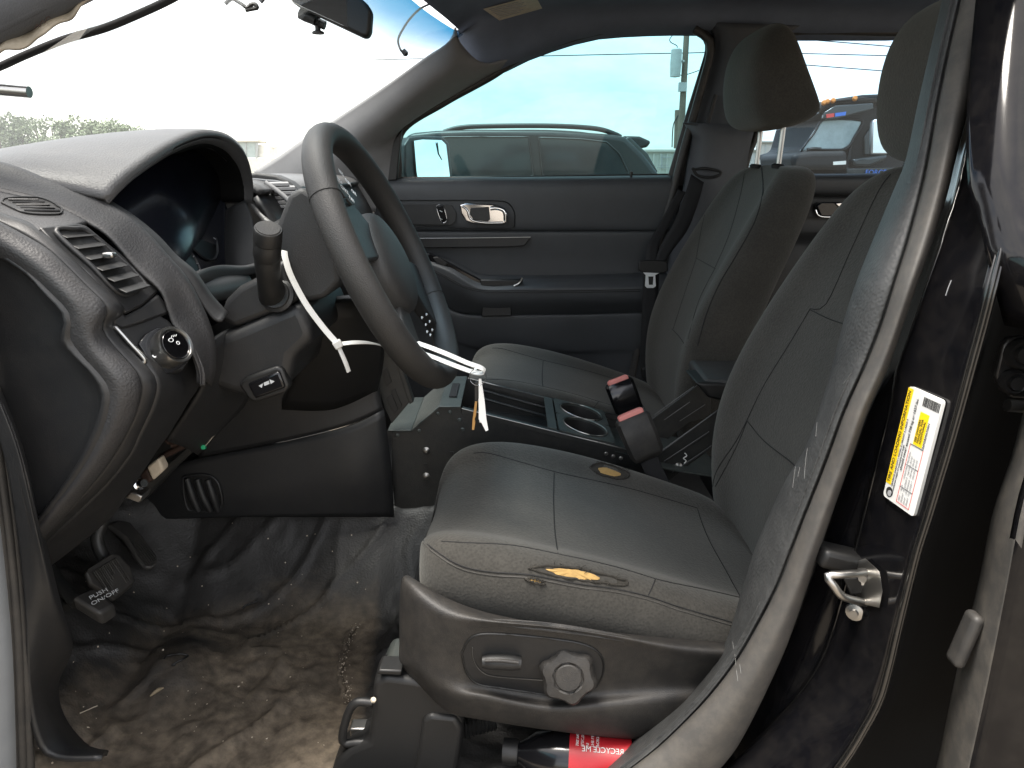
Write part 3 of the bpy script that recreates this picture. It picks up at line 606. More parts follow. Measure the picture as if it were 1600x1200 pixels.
fv, ff = grid(fr)
floor = mk('floor', fv, ff, M['mud'], solid=.006, off=-1, ang=180)
tag(floor, 'black vinyl footwell floor caked with dried brown mud', 'floor', kind='structure')
if floor.data.polygons[0].normal.z < 0: floor.data.flip_normals()
debris = []
for i in range(46):
    px = random.uniform(110, 560); py = random.uniform(940, 1170)
    h = hit(px, py, [floor], .0008)
    if h is None: continue
    s = random.uniform(.0008, .0022)
    debris += [(h, s)]
V = []; Fq = []
for h, s in debris:
    b = len(V); a = [h + Vector((random.uniform(-1, 1), random.uniform(-1, 1), random.uniform(-.3, 1))) * s for _ in range(4)]
    V += a; Fq += [(b, b + 1, b + 2), (b, b + 1, b + 3), (b, b + 2, b + 3), (b + 1, b + 2, b + 3)]
tag(mk('floor_grit', V, Fq, M['beige'], smooth=False), 'pale specks of grit scattered over the muddy floor', 'grit', kind='stuff')
tag(tube('rubber_loop', drape([(256, 1031), (262, 1027), (280, 1024), (292, 1026), (288, 1030), (270, 1040), (275, 1040)], [floor], .003), .0016, M['black'], res=8), 'small black open rubber ring lying on the muddy floor', 'rubber ring')
tag(tube('twig', drape([(380, 953), (384, 947), (393, 944), (403, 941)], [floor], .003), .0022, M['black'], res=6), 'short dark crooked twig on the floor below the footwell vent', 'twig')
tag(tube('dry_leaf', drape([(236, 1089), (240, 1086), (246, 1080), (256, 1076)], [floor], .003), [.001, .0028, .0032, .001], M['tan0'], res=6), 'pale scrap of dry leaf in the middle of the muddy floor', 'leaf')
tag(tube('straw', drape([(124, 1116), (135, 1111), (151, 1104)], [floor], .002), .0008, M['beige'], res=5), 'thin pale straw on the muddy floor near the sill', 'straw')
td = drape([(556, 978), (546, 994), (538, 1015), (531, 1040), (531, 1062), (537, 1085), (541, 1102)], [floor], .0015, n=26)
tube('torn_edge', [p + Vector((random.uniform(-1, 1), random.uniform(-1, 1), 0)) * .0025 for p in td], [random.uniform(.003, .007) for _ in range(20)], M['mud'], floor, res=7, n=60)
V = []; Fq = []
for p in spline(td, 150):
    c = p + Vector((random.uniform(-.004, .012), random.uniform(-.008, .008), .004)); sz = random.uniform(.0006, .0022); b = len(V)
    V += [c + Vector((random.uniform(-1, 1), random.uniform(-1, 1), random.uniform(-.2, 1))) * sz for _ in range(4)]; Fq += [(b, b + 1, b + 2), (b, b + 1, b + 3), (b, b + 2, b + 3), (b + 1, b + 2, b + 3)]
o = mk('edge_crumbs', V, Fq, M['beige'], floor, smooth=False); o['kind'] = 'stuff'

# ================================================================== DASHBOARD
dash = empty('dashboard', (-.5, CY, 1.0), 'grained charcoal dashboard with hooded instrument cluster', 'dashboard')
def cv(t, y0, y1=None):
    n = len(t); return [P(q[0], q[1], q[2] if len(q) > 2 else (y0 if y1 is None else y0 + (y1 - y0) * i / (n - 1))) for i, q in enumerate(t)]
tA = [(-60, 372), (0, 405), (43, 433), (77, 467), (97, 487), (102, 502), (97, 530), (117, 557), (143, 583), (160, 610), (158, 637), (143, 680), (110, 740), (50, 820), (0, 890)]
tB = [(-60, 322), (0, 352), (67, 390), (100, 420), (133, 453), (155, 474), (162, 490), (155, 520), (187, 560), (207, 583), (215, 605), (213, 627), (200, 667), (160, 733), (110, 793), (30, 880)]
tC = [(-60, 305), (0, 333), (50, 352), (100, 390), (140, 430), (182, 472), (190, 490), (176, 512), (223, 567), (240, 590), (242, 610), (233, 640), (213, 683), (200, 710), (160, 760), (83, 833), (30, 885)]
tB2 = [(x + 5, y - 3) for x, y in tB]
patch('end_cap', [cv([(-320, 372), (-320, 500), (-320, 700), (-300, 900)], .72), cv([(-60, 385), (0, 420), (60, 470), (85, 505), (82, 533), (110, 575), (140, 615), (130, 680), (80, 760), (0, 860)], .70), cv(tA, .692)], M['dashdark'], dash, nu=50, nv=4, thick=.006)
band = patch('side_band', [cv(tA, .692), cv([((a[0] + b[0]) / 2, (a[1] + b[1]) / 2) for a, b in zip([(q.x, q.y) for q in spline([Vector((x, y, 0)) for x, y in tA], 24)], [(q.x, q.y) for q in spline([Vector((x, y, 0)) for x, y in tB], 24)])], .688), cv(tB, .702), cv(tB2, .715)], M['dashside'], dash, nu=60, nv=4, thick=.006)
patch('side_trim', [cv(tB2, .722), cv(tC, .735), cv([(x + 8, y - 1) for x, y in tC], .765)], M['dashdark'], dash, nu=60, nv=3, thick=.006)
tD = [(300, 540), (316, 575), (312, 600), (300, 620), (285, 645), (262, 682), (247, 702), (200, 772), (167, 815), (73, 889), (30, 915)]
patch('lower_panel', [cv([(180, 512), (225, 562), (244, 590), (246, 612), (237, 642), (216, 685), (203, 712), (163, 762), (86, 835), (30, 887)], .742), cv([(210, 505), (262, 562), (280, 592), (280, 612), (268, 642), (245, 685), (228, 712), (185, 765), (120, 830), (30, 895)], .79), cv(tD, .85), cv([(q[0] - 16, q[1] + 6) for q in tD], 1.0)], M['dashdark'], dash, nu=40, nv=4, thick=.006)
tr0 = [(-60, 240), (13, 256), (67, 276), (117, 296), (160, 314), (200, 337), (233, 367), (260, 397), (290, 432), (318, 485), (333, 530), (334, 575), (328, 600)]
tr1 = [(-60, 285), (0, 298), (60, 312), (105, 328), (138, 346), (172, 368), (216, 418), (252, 452), (264, 480), (273, 505), (294, 535), (312, 575), (314, 600)]
tr0b = [(a[0] * .6 + b[0] * .4, a[1] * .6 + b[1] * .4 - 3) for a, b in zip(tr0, tr1)]
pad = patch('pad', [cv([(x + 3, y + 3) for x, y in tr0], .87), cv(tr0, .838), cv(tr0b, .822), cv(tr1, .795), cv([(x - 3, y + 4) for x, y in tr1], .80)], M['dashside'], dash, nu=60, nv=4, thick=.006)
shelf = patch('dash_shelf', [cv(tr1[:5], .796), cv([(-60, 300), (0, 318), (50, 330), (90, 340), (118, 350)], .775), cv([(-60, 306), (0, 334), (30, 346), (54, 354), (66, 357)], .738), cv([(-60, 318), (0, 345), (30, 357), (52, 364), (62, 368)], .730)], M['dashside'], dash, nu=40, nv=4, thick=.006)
# demister grille let into the shelf
gq = [(3, 318), (12, 311), (60, 310), (90, 322), (97, 331), (88, 336), (40, 334)]
gv = drape(gq + gq[:1], [shelf, pad], .0012, n=40)
gr = tube('demister_grille', gv, .0012, M['black'], dash, res=6, n=40)
gp = drape(gq + gq[:1], [shelf, pad], .0010, n=24)[:-1]
cgp = sum(gp, Vector()) / len(gp)
mk('grille_opening', gp + [cgp], [(i, (i + 1) % len(gp), len(gp)) for i in range(len(gp))], M['black'], gr)
for k in range(5):
    a = hit(20 + k * 14, 311 + k * 2.2, [shelf, pad], .002); b = hit(34 + k * 13, 333 + k * .6, [shelf, pad], .002)
    a2 = hit(14 + k * 6, 314 + k * 4.4, [shelf, pad], .002); b2 = hit(62 + k * 8, 313 + k * 4.6, [shelf, pad], .002)
    if a2 and b2: tube('slat', [a2, b2], .0013, M['dashdark'], gr, res=6, n=6)

# side air vent
vent = slab('air_vent', cv([(58, 354, .735), (100, 349, .76), (120, 347, .775), (136, 352, .785), (200, 405, .80), (248, 448, .805), (247, 457, .80), (222, 478, .775), (196, 491, .75), (184, 474, .738), (140, 430, .735), (95, 386, .733)], .76), M['dashdark'], dash, depth=.03, bev=.003, dirv=(-.7, .5, -.3))
vo = cv([(84, 366, .745), (112, 361, .765), (134, 366, .78), (190, 412, .795), (223, 446, .797), (214, 455, .787), (183, 462, .757), (138, 418, .745)], .76)
nv_ = ((vo[2] - vo[0]).cross(vo[5] - vo[0])).normalized()
if nv_.dot(CAM - vo[0]) < 0: nv_ = -nv_
mk('vent_well', [p + nv_ * .004 for p in vo], [tuple(range(len(vo)))], M['black'], vent)
tube('vent_rim', [p + nv_ * .0045 for p in vo], .0028, M['dashdark'], vent, res=8, closed=True, n=48)
for k in range(6):
    t = .08 + k * .16
    a = vo[0].lerp(vo[7], min(1, t * 1.1)) if t < .9 else vo[6]
    l = P(88 + k * 18.5, 370 + k * 17, .748); r = P(134 + k * 17, 366 + k * 15.6, .785)
    d = (r - l); wv = Vector((.55, -.2, -.55)).normalized()
    m_ = [l + nv_ * .005 - wv * .001, r + nv_ * .005 - wv * .001, r + nv_ * .010 + wv * .0085, l + nv_ * .010 + wv * .0085]
    slab('slat', m_, M['black'], vent, depth=.0018, bev=.0006, dirv=-nv_)
tabp = P(158, 409, .762) + nv_ * .014
box('vent_tab', tabp, (.012, .010, .006), M['satin'], vent, bev=.002)
slab('vent_chin', cv([(184, 476, .738), (196, 493, .75), (222, 480, .775), (248, 458, .80), (262, 476, .80), (264, 490, .80), (190, 515, .745), (176, 508, .735)], .76), M['dashdark'], dash, depth=.03, bev=.003, dirv=(-.7, .5, -.3))

# light switch
swp = slab('switch_panel', cv([(158, 514, .74), (205, 502, .765), (250, 491, .79), (264, 500, .80), (296, 540, .805), (302, 556, .80), (286, 580, .79), (245, 590, .752), (228, 572, .745), (176, 513, .74)], .77), M['dashdark'], dash, depth=.03, bev=.003, dirv=(-.75, .35, -.3))
tube('switch_strip', cv([(173, 512, .737), (181, 512, .737), (204, 537, .738), (226, 562, .741), (222, 567, .740)], .738), .0026, M['satin'], dash, res=8, n=20)
slab('switch_plate', cv([(217, 537, .752), (228, 522, .762), (246, 512, .775), (270, 512, .788), (284, 528, .79), (299, 555, .79), (290, 568, .785), (270, 582, .772), (250, 587, .758), (246, 583, .754)], .77), M['gloss'], dash, depth=.006, bev=.001, dirv=(-.75, .35, -.3))
kc = P(266, 543, .776) - Vector((.84, -.34, .42)).normalized() * .008; kax = Vector((.84, -.34, .42)).normalized()
knob = lathe('light_knob', [(.0, .018), (.0155, .018), (.0160, .0185), (.0165, .018)], kc, kax, M['gloss'], dash, n=32)
lathe('knob_ring', [(.0168, .0165), (.0182, .019), (.0205, .0195), (.0215, .016), (.0215, .004), (.0222, -.003)], kc, kax, M['satin'], knob, n=36)
ku = (Vector((0, 0, 1)) - kax * kax.z).normalized(); kr = ku.cross(kax)
tube('symbol', [kc + kax * .0186 + kr * (.003 * math.cos(a) - .004) + ku * (.002 * math.sin(a) + .006) for a in [i * math.pi / 4 for i in range(8)]], .0005, M['led'], knob, res=5, closed=True)
tube('symbol', [kc + kax * .0186 + kr * (.0018 * math.cos(a) + .003) + ku * (.0018 * math.sin(a) + .001) for a in [i * math.pi / 4 for i in range(8)]], .0005, M['led'], knob, res=5, closed=True)
for k in range(3): tube('symbol', [kc + kax * .0186 + kr * (-.002 + .003 * k) + ku * .0085, kc + kax * .0186 + kr * (.0 + .003 * k) + ku * .0105], .0004, M['led'], knob, res=5)
tube('symbol', cv([(238, 555), (241, 558), (244, 557), (242, 559)], .749), .0008, M['led'], dash, res=5)

# instrument hood
lipT = [(160, 315, .838), (178, 296, .855), (205, 272, .89), (250, 242, .96), (285, 225, 1.03), (315, 218, 1.08), (342, 224, 1.13), (363, 241, 1.17), (375, 262, 1.2), (380, 288, 1.22), (381, 318, 1.225)]
lip = cv(lipT, 1)
topT = [(154, 312, .835), (170, 290, .85), (200, 264, .885), (246, 233, .955), (283, 215, 1.025), (315, 208.5, 1.08), (346, 214, 1.135), (368, 232, 1.175), (380, 256, 1.205), (386, 286, 1.228), (386, 318, 1.232)]
rowt = cv(topT, 1)
def back(row, d, fn):
    n = len(row); r = []
    for i, p in enumerate(row):
        t = i / (n - 1); dz = fn(t)
        r.append(Vector((p.x - d, p.y - .02 * d * (1 - t), p.z + dz)))
    return r
lipin = [p + Vector((-.012, 0, -.004)) for p in lip]
hood = patch('instrument_hood', [lipin, lip, [a.lerp(b, .5) + Vector((.004, 0, .001)) for a, b in zip(lip, rowt)], rowt,
    back(rowt, .06, lambda t: .014 * (1 - t) ** 2 - .004 * math.sin(math.pi * t)), back(rowt, .16, lambda t: .036 * (1 - t) ** 2 - .022 * math.sin(math.pi * t)), back(rowt, .32, lambda t: .03 * (1 - t) ** 2 - .058 * math.sin(math.pi * t)), back(rowt, .62, lambda t: .01 * (1 - t) ** 2 - .11 * math.sin(math.pi * t) - .03)], M['dash'], dash, nu=48, nv=4, thick=.006)
# recess behind it
lcen = sum(lip, Vector()) / len(lip)
def inw(a, dx, k): v = Vector((0, lcen.y - a.y, lcen.z - a.z)).normalized() * k; return a + v + Vector((dx, 0, 0))
rec = [[inw(a, .001, .003) for a in lip], [inw(a, -.006, .010) for a in lip], [inw(a, -.025, .012) for a in lip], [inw(a, -.045, .014) for a in lip]]
patch('cluster_recess', rec, M['void'], dash, nu=40, nv=2, thick=.003, off=1)
cl = [P(300, 432, .87) + Vector((-.05, 0, 0)), P(385, 418, 1.18) + Vector((-.05, 0, -.005))]
face = [a + Vector((-.036, 0, -.008)) for a in lip]
fz = Vector((face[0].x + .05, face[0].y, 0.98)); fz2 = Vector((face[-1].x + .05, face[-1].y, 0.98))
ring = face + [fz2, fz]
clus = mk('instrument_cluster', ring, [tuple(range(len(ring)))], M['screen'], dash, solid=.004)
fn_ = Vector((.93, 0, .36)).normalized()
for gy, gz, gr_ in ((.95, 1.115, .052), (1.10, 1.115, .052), (1.02, 1.07, .03)):
    gc = Vector((face[2].x + .010 + (1.13 - gz) * .35, gy, gz))
    gg = lathe('gauge', [(gr_ * .96, .0), (gr_, .002), (gr_ * 1.03, 0)], gc, fn_, M['dashdark'], clus, n=36)
    gu = (Vector((0, 0, 1)) - fn_ * fn_.z).normalized(); gh = Vector((0, 1, 0))
    for k in range(11):
        a = math.radians(-210 + k * 24); d = gh * math.cos(a) - gu * math.sin(a)
        tube('tick', [gc + d * gr_ * .8 + fn_ * .002, gc + d * gr_ * .92 + fn_ * .002], .0007, M['grayink'], gg, res=4, n=3)
mk('dash_core', [Vector((-.57, .75, 1.12)), Vector((-.57, 2.08, 1.12)), Vector((-.57, 2.08, .80)), Vector((-.57, .75, .80)), Vector((-.85, .75, .66)), Vector((-.85, 2.08, .66))], [(0, 1, 2, 3), (3, 2, 5, 4)], M['black'], dash, solid=.01)
slab('cluster_leak_block', [Vector((-.68, 1.246, .95)), Vector((-.43, 1.246, .95)), Vector((-.445, 1.246, 1.15)), Vector((-.68, 1.246, 1.17))], M['black'], dash, depth=.008, bev=0)  # black sheet added to close a light leak beside the cluster
# cluster surround: right cheek, lower ledge
patch('cluster_cheek', [cv([(383, 312, 1.215), (394, 340, 1.195), (402, 380, 1.165), (402, 416, 1.145)], 1), cv([(362, 322, 1.205), (360, 350, 1.185), (362, 385, 1.155), (366, 418, 1.135)], 1), cv([(346, 334, 1.225), (338, 360, 1.21), (334, 395, 1.18), (336, 422, 1.155)], 1)], M['coltrim'], dash, nu=20, nv=5, thick=.004)
patch('cluster_ledge', [cv([(296, 428, .868), (318, 420, .92), (345, 414, .98), (385, 414, 1.05), (420, 402, 1.1)], 1), cv([(303, 434, .862), (320, 427, .915), (346, 420, .975), (386, 418, 1.04), (424, 408, 1.09)], 1), cv([(312, 445, .90), (330, 440, .94), (350, 434, .98), (388, 430, 1.04), (424, 420, 1.09)], 1.0)], M['coltrim'], dash, nu=24, nv=4, thick=.004)
patch('cluster_trim', [cv([(160, 316, .842), (200, 340, .842), (233, 370, .845), (260, 400, .85), (290, 433, .855), (318, 478, .858), (336, 500, .86), (346, 500, .862)], 1), cv([(168, 315, .85), (205, 338, .85), (240, 368, .855), (268, 400, .858), (300, 426, .862), (326, 462, .868), (345, 484, .872), (354, 492, .872)], 1), cv([(175, 314, .87), (212, 338, .87), (248, 368, .87), (276, 398, .87), (306, 424, .88), (330, 458, .885), (349, 480, .885), (357, 488, .885)], 1)], M['coltrim'], dash, nu=40, nv=3, thick=.004)
patch('ledge_well', [cv([(303, 436, .90), (330, 430, .95), (385, 422, 1.05)], 1), cv([(330, 470, .90), (360, 465, .95), (400, 450, 1.03)], 1)], M['black'], dash, nu=12, nv=2, thick=.004)

# dash top towards the passenger
dt = []
for d, z in ((0, 0), (.02, .012), (.08, .018), (.25, .02), (.6, .0), (.85, -.03)):
    dt.append([Vector((-.43 - d + .03 * math.sin(k / 10 * 3.1), 1.262 + .838 * k / 10, 1.155 + z)) for k in range(11)])
patch('dash_deck', dt, M['dash'], dash, nu=30, nv=3, thick=.01)
patch('fascia', [[Vector((-.43 + .03 * math.sin(k / 10 * 3.1), 1.262 + .838 * k / 10, 1.155)) for k in range(11)], [Vector((-.39 + .02 * math.sin(k / 10 * 3.1), 1.262 + .838 * k / 10, 1.06)) for k in range(11)], [Vector((-.40, 1.262 + .838 * k / 10, .93)) for k in range(11)], [Vector((-.52, 1.262 + .838 * k / 10, .80)) for k in range(11)], [Vector((-.8, 1.262 + .838 * k / 10, .72)) for k in range(11)]], M['dashdark'], dash, nu=30, nv=4, thick=.01)
patch('dash_deck', [[Vector((-.62, .72, 1.14)), Vector((-.62, .95, 1.17)), Vector((-.62, 1.25, 1.165))], [Vector((-1.2, .72, 1.13)), Vector((-1.2, .95, 1.14)), Vector((-1.2, 1.25, 1.14))]], M['dash'], dash, nu=16, nv=3, thick=.01)
# centre air vent
cvn = slab('air_vent', cv([(378, 272), (400, 270), (430, 274), (452, 284), (470, 300), (474, 316), (462, 336), (446, 340), (424, 332), (378, 290)], 1.34), M['coltrim'], dash, depth=.04, bev=.004, seg=3)
co = cv([(383, 284), (420, 283), (444, 287), (464, 299), (466, 312), (455, 328), (440, 330), (420, 320)], 1.336)
mk('vent_well', co, [tuple(range(len(co)))], M['black'], cvn)
tube('vent_rim', co, .003, M['pillardk'], cvn, res=8, closed=True, n=40)
for k, (x0, y0, x1, y1) in enumerate(((386, 292, 452, 291), (394, 299, 462, 297), (402, 306, 465, 304), (408, 313, 464, 311), (418, 320, 460, 318), (428, 326, 456, 325))):
    a, b = P(x0, y0, 1.325), P(x1, y1, 1.325)
    slab('slat', [a, b, b + Vector((0, 0, .006)), a + Vector((0, 0, .006))], M['pillar'], cvn, depth=.010, bev=.001, dirv=(-.4, .8, .2))
tube('vent_divider', cv([(414, 285), (430, 296), (446, 309), (458, 322)], 1.315), .0045, M['pillar'], cvn, res=8, n=12)
box('vent_tab', P(412, 304, 1.312), (.026, .008, .009), M['satin'], cvn, bev=.002)
patch('vent_side_trim', [cv([(379, 290, 1.30), (392, 312, 1.28), (410, 336, 1.26), (432, 360, 1.24)], 1), cv([(380, 276, 1.335), (404, 300, 1.33), (425, 322, 1.32), (446, 342, 1.31)], 1)], M['dash'], dash, nu=16, nv=3, thick=.01)

# knee panels, centre stack flank, under-dash
patch('stack_flank', [cv([(420, 440, 1.20), (520, 400, 1.22), (600, 380, 1.24)], 1), cv([(370, 520, 1.22), (480, 520, 1.24), (590, 480, 1.26)], 1), cv([(330, 650, 1.24), (460, 640, 1.25), (592, 596, 1.27)], 1), cv([(310, 715, 1.25), (450, 688, 1.255), (545, 664, 1.26), (598, 640, 1.27)], 1)], M['dashdark'], dash, nu=24, nv=4, thick=.01)
flank = patch('lower_flank', [cv([(206, 808, 1.30), (225, 770, 1.28), (262, 735, 1.26), (310, 717, 1.252), (450, 690, 1.255), (545, 666, 1.26), (600, 640, 1.27)], 1), cv([(200, 812, 1.30), (230, 800, 1.28), (300, 790, 1.25), (380, 770, 1.245), (480, 755, 1.25), (560, 745, 1.255), (612, 735, 1.275)], 1), cv([(198, 818, 1.30), (230, 812, 1.28), (300, 810, 1.26), (380, 808, 1.25), (480, 808, 1.255), (560, 808, 1.265), (616, 808, 1.28)], 1)], M['dashdark'], dash, nu=30, nv=5, thick=.01)
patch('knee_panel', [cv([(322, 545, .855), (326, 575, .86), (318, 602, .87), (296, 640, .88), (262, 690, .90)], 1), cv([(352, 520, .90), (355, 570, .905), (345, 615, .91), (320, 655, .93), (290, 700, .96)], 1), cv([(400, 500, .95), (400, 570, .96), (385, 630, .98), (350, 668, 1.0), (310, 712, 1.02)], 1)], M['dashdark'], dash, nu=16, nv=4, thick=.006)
slab('under_dash_backing', cv([(60, 560), (420, 520), (430, 715), (330, 720), (250, 760), (205, 818), (60, 850)], 1.32), M['black'], dash, depth=.01, bev=0)  # black backing sheet added so the gap below the dash stays dark
# footwell outlet
fo = drape([(288, 745), (300, 742), (325, 742), (340, 752), (347, 775), (346, 792), (335, 797), (300, 797), (292, 788), (288, 765), (288, 745)], [flank], .002, n=40)
fov = tube('footwell_vent', fo, .003, M['dashdark'], dash, res=8, n=40)
cfo = sum(fo, Vector()) / len(fo); mk('vent_well', [p + (CAM - p).normalized() * -.0006 for p in fo] + [cfo], [(i, i + 1, len(fo)) for i in range(len(fo) - 1)], M['black'], fov)
for x0, x1 in ((298, 312), (314, 330), (330, 342)):
    d = drape([(x0 - 4, 746 + (x0 - 298) * .08), (x0 + 4, 772), (x1, 796)], [flank], .004, n=8); tube('slat', d, [.006, .008, .006], M['dashdark'], fov, res=8, n=10)
# bracket and fuse box hanging under the dash
fuse = empty('fuse_box', P(250, 720, 1.05), 'dark wiring and brackets with a dusty white connector hanging under the dash', 'wiring')
slab('bracket', cv([(205, 778), (232, 748), (300, 690), (330, 655), (362, 628), (385, 622), (372, 640), (320, 690), (262, 742), (222, 786)], 1.08), M['powder'], fuse, depth=.05, bev=.004)
slab('relay', cv([(228, 730), (247, 716), (256, 735), (238, 752)], 1.0), M['beige'], fuse, depth=.02, bev=.004, seg=3)
slab('relay_socket', cv([(216, 744), (229, 731), (239, 752), (225, 758)], 1.01), M['brown'], fuse, depth=.03, bev=.004)
lathe('bolt', [(0, .016), (.006, .016), (.006, .004), (.009, .003), (.009, 0)], P(216, 757, 1.0), (.75, -.4, .3), M['chrome'], fuse, n=14)
slab('foot_bracket', cv([(194, 778), (204, 768), (222, 776), (218, 787)], 1.0), M['steel'], fuse, depth=.03, bev=.002)
for pts, r in (([(262, 690), (275, 680), (288, 672), (296, 650), (310, 640)], .006), ([(268, 696), (285, 688), (300, 668), (305, 650)], .004), ([(250, 715), (270, 705), (300, 690)], .005), ([(305, 655), (316, 648), (322, 640)], .009)):
    tube('wire_loom', cv(pts, 1.04), r, M['brown'], fuse, res=8)
tube('stay_rod', cv([(372, 632), (345, 667), (321, 696)], 1.0), .0014, M['steel'], fuse, res=6, n=8)
box('green_tip', P(318, 698, 1.0), (.006, .006, .007), M['green'], fuse, bev=.001)

# ================================================================== PEDALS
pk = empty('parking_brake_pedal', P(150, 960, .92), 'parking brake pedal with a grey pad printed push on/off', 'pedal')
pv = [P(112, 938, .90), P(118, 930, .94), P(152, 920, .97), P(170, 935, .95), P(180, 945, .92), P(178, 957, .90), P(156, 958, .88)]
pad1 = slab('pad', PL([(110, 932, .90), (142, 918, .93), (150, 921, .935), (180, 944, .92), (155, 960, .895)]), M['rubber'], pk, depth=.026, bev=.006, seg=3, dirv=(-.1, .25, -.95))
tube('arm', PL([(70, 880, .98), (88, 905, .96), (112, 932, .93), (122, 942, .92)]), .010, M['powder'], pk, res=10)
tube('arm', PL([(72, 928, .98), (90, 940, .96), (104, 950, .95)]), .008, M['powder'], pk, res=10)
pn = (P(150, 921, .935) - P(110, 932, .90)).cross(P(155, 960, .895) - P(110, 932, .90)).normalized()
if pn.z < 0: pn = -pn
bl, br = P(137, 940, .908), P(164, 926, .925)
text('print', 'PUSH', .0105, P(138, 938, .908) + pn * .0035, br - bl, P(150, 921, .935) - P(155, 960, .895), M['led'], pk)
text('print', 'ON/OFF', .0105, P(141, 947, .902) + pn * .0035, br - bl, P(150, 921, .935) - P(155, 960, .895), M['led'], pk)
bk = empty('brake_pedal', P(172, 895, 1.06), 'ribbed rubber brake pedal behind the parking brake pad', 'pedal')
bo = PL([(133, 893, 1.02), (140, 888, 1.03), (176, 863, 1.07), (188, 866, 1.08), (204, 884, 1.09), (211, 908, 1.08), (208, 915, 1.075), (178, 940, 1.03), (168, 930, 1.025), (140, 915, 1.015)])
slab('pad', bo, M['rubber'], bk, depth=.016, bev=.005, seg=3, dirv=(-.6, .45, -.5))
bn = Vector((.6, -.45, .5)).normalized()
for k in range(13):
    t = k / 12
    a = P(146 + 34 * t, 893 - 21 * t + 0, 1.03 + .04 * t); b = P(171 + 32 * t, 931 - 20 * t - (4 if k > 9 else 0), 1.03 + .045 * t)
    tube('rib', [a + bn * .001, b + bn * .001], .0013, M['rubber'], bk, res=6, n=4)
tube('arm', PL([(166, 800, 1.12), (152, 840, 1.10), (160, 868, 1.09), (170, 885, 1.08)]), .011, M['powder'], bk, res=10)
ac = empty('accelerator_pedal', P(215, 850, 1.15), 'long narrow accelerator pedal with worn ribs beside the brake pedal', 'pedal')
slab('pad', PL([(167, 820, 1.18), (185, 812, 1.20), (205, 815, 1.21), (222, 838, 1.20), (246, 868, 1.17), (247, 880, 1.155), (238, 890, 1.145), (226, 888, 1.14), (212, 868, 1.15), (196, 842, 1.165)]), M['rubber'], ac, depth=.014, bev=.005, seg=3, dirv=(-.75, .35, -.45))
an = Vector((.75, -.35, .45)).normalized()
for k in range(7):
    t = k / 6; a = P(202 + 15 * t, 850 - 13 * t, 1.165 + .03 * t); b = P(227 + 17 * t, 885 - 12 * t, 1.142 + .02 * t)
    tube('rib', [a + an * .001, b + an * .001], .0012, M['rubber'], ac, res=6, n=4)

# ================================================================== STEERING COLUMN AND WHEEL
col = empty('column_shroud', (-.35, .99, 1.0), 'charcoal steering column shroud with stalk and tilt switch', 'steering column')
def prism(name, pts, Y0, Y1, m, par, bev=.012, shrink=.0):
    return slab(name, cv(pts, Y0), m, par, depth=Y1 - Y0, bev=bev, seg=4)
prism('upper_shroud', [(402, 402), (425, 372), (440, 330), (450, 304), (470, 292), (500, 310), (526, 400), (532, 440), (508, 466), (480, 472), (466, 462), (452, 430), (446, 408)], .915, 1.09, M['coltrim'], col, bev=.014)
prism('stalk_shroud', [(340, 498), (352, 468), (372, 448), (400, 434), (428, 414), (444, 404), (452, 432), (467, 470), (430, 488), (367, 513)], .90, 1.08, M['dashdark'], col, bev=.008)
lowc = prism('lower_shroud', [(300, 588), (318, 560), (345, 522), (367, 514), (418, 492), (467, 471), (480, 492), (491, 520), (486, 536), (460, 560), (455, 585), (448, 602), (425, 618), (396, 626), (360, 616), (330, 606)], .895, 1.10, M['dashdark'], col, bev=.014)
patch('column_core', [cv([(470, 480, 1.0), (560, 470, 1.05), (600, 460, 1.1)], 1), cv([(470, 560, 1.05), (540, 570, 1.08), (600, 560, 1.12)], 1), cv([(440, 640, 1.12), (520, 640, 1.15), (590, 610, 1.18)], 1)], M['black'], col, nu=16, nv=3, thick=.02)
# stalk
tube('stalk', PL([(428, 462, .905), (423, 448, .885), (420, 430, .872), (418, 412, .862), (418, 402, .858)]), [.019, .0165, .0145, .0150, .0150], M['black'], col, res=18, n=14)
sk0, sk1 = P(417, 402, .857), P(419, 357, .838); sax = (sk1 - sk0).normalized()
hdl = lathe('stalk_knob', [(.0150, 0), (.0160, .004), (.0158, .020), (.0150, .0215), (.0150, .0225), (.0162, .024), (.0160, (sk1 - sk0).length - .002), (.0150, (sk1 - sk0).length), (.0, (sk1 - sk0).length + .0004)], sk0, sax, M['black'], col, n=28)
lathe('stalk_cap', [(.0138, .0), (.0132, .0012), (.0, .0014)], sk1, sax, M['valance'], hdl, n=26)
lathe('stalk_boot', [(.021, -.004), (.022, .002), (.018, .004), (.017, .006)], P(433, 461, .898), (-.1, -1, .35), M['black'], col, n=24)
# tilt switch
tb = slab('tilt_switch', cv([(386, 600), (436, 580), (446, 606), (398, 624)], .886), M['gloss'], col, depth=.02, bev=.003)
slab('tilt_bezel', cv([(372, 602), (384, 590), (432, 572), (442, 576), (452, 604), (446, 614), (398, 630), (388, 624)], .889), M['black'], col, depth=.02, bev=.004, seg=3)
for pts in ([(404, 603), (411, 599), (409, 606)], [(429, 596), (421, 593), (423, 600)], [(412, 598), (420, 595), (421, 600), (413, 603)]):
    slab('symbol', cv(pts, .8855), M['led'], tb, depth=.0004, bev=0)

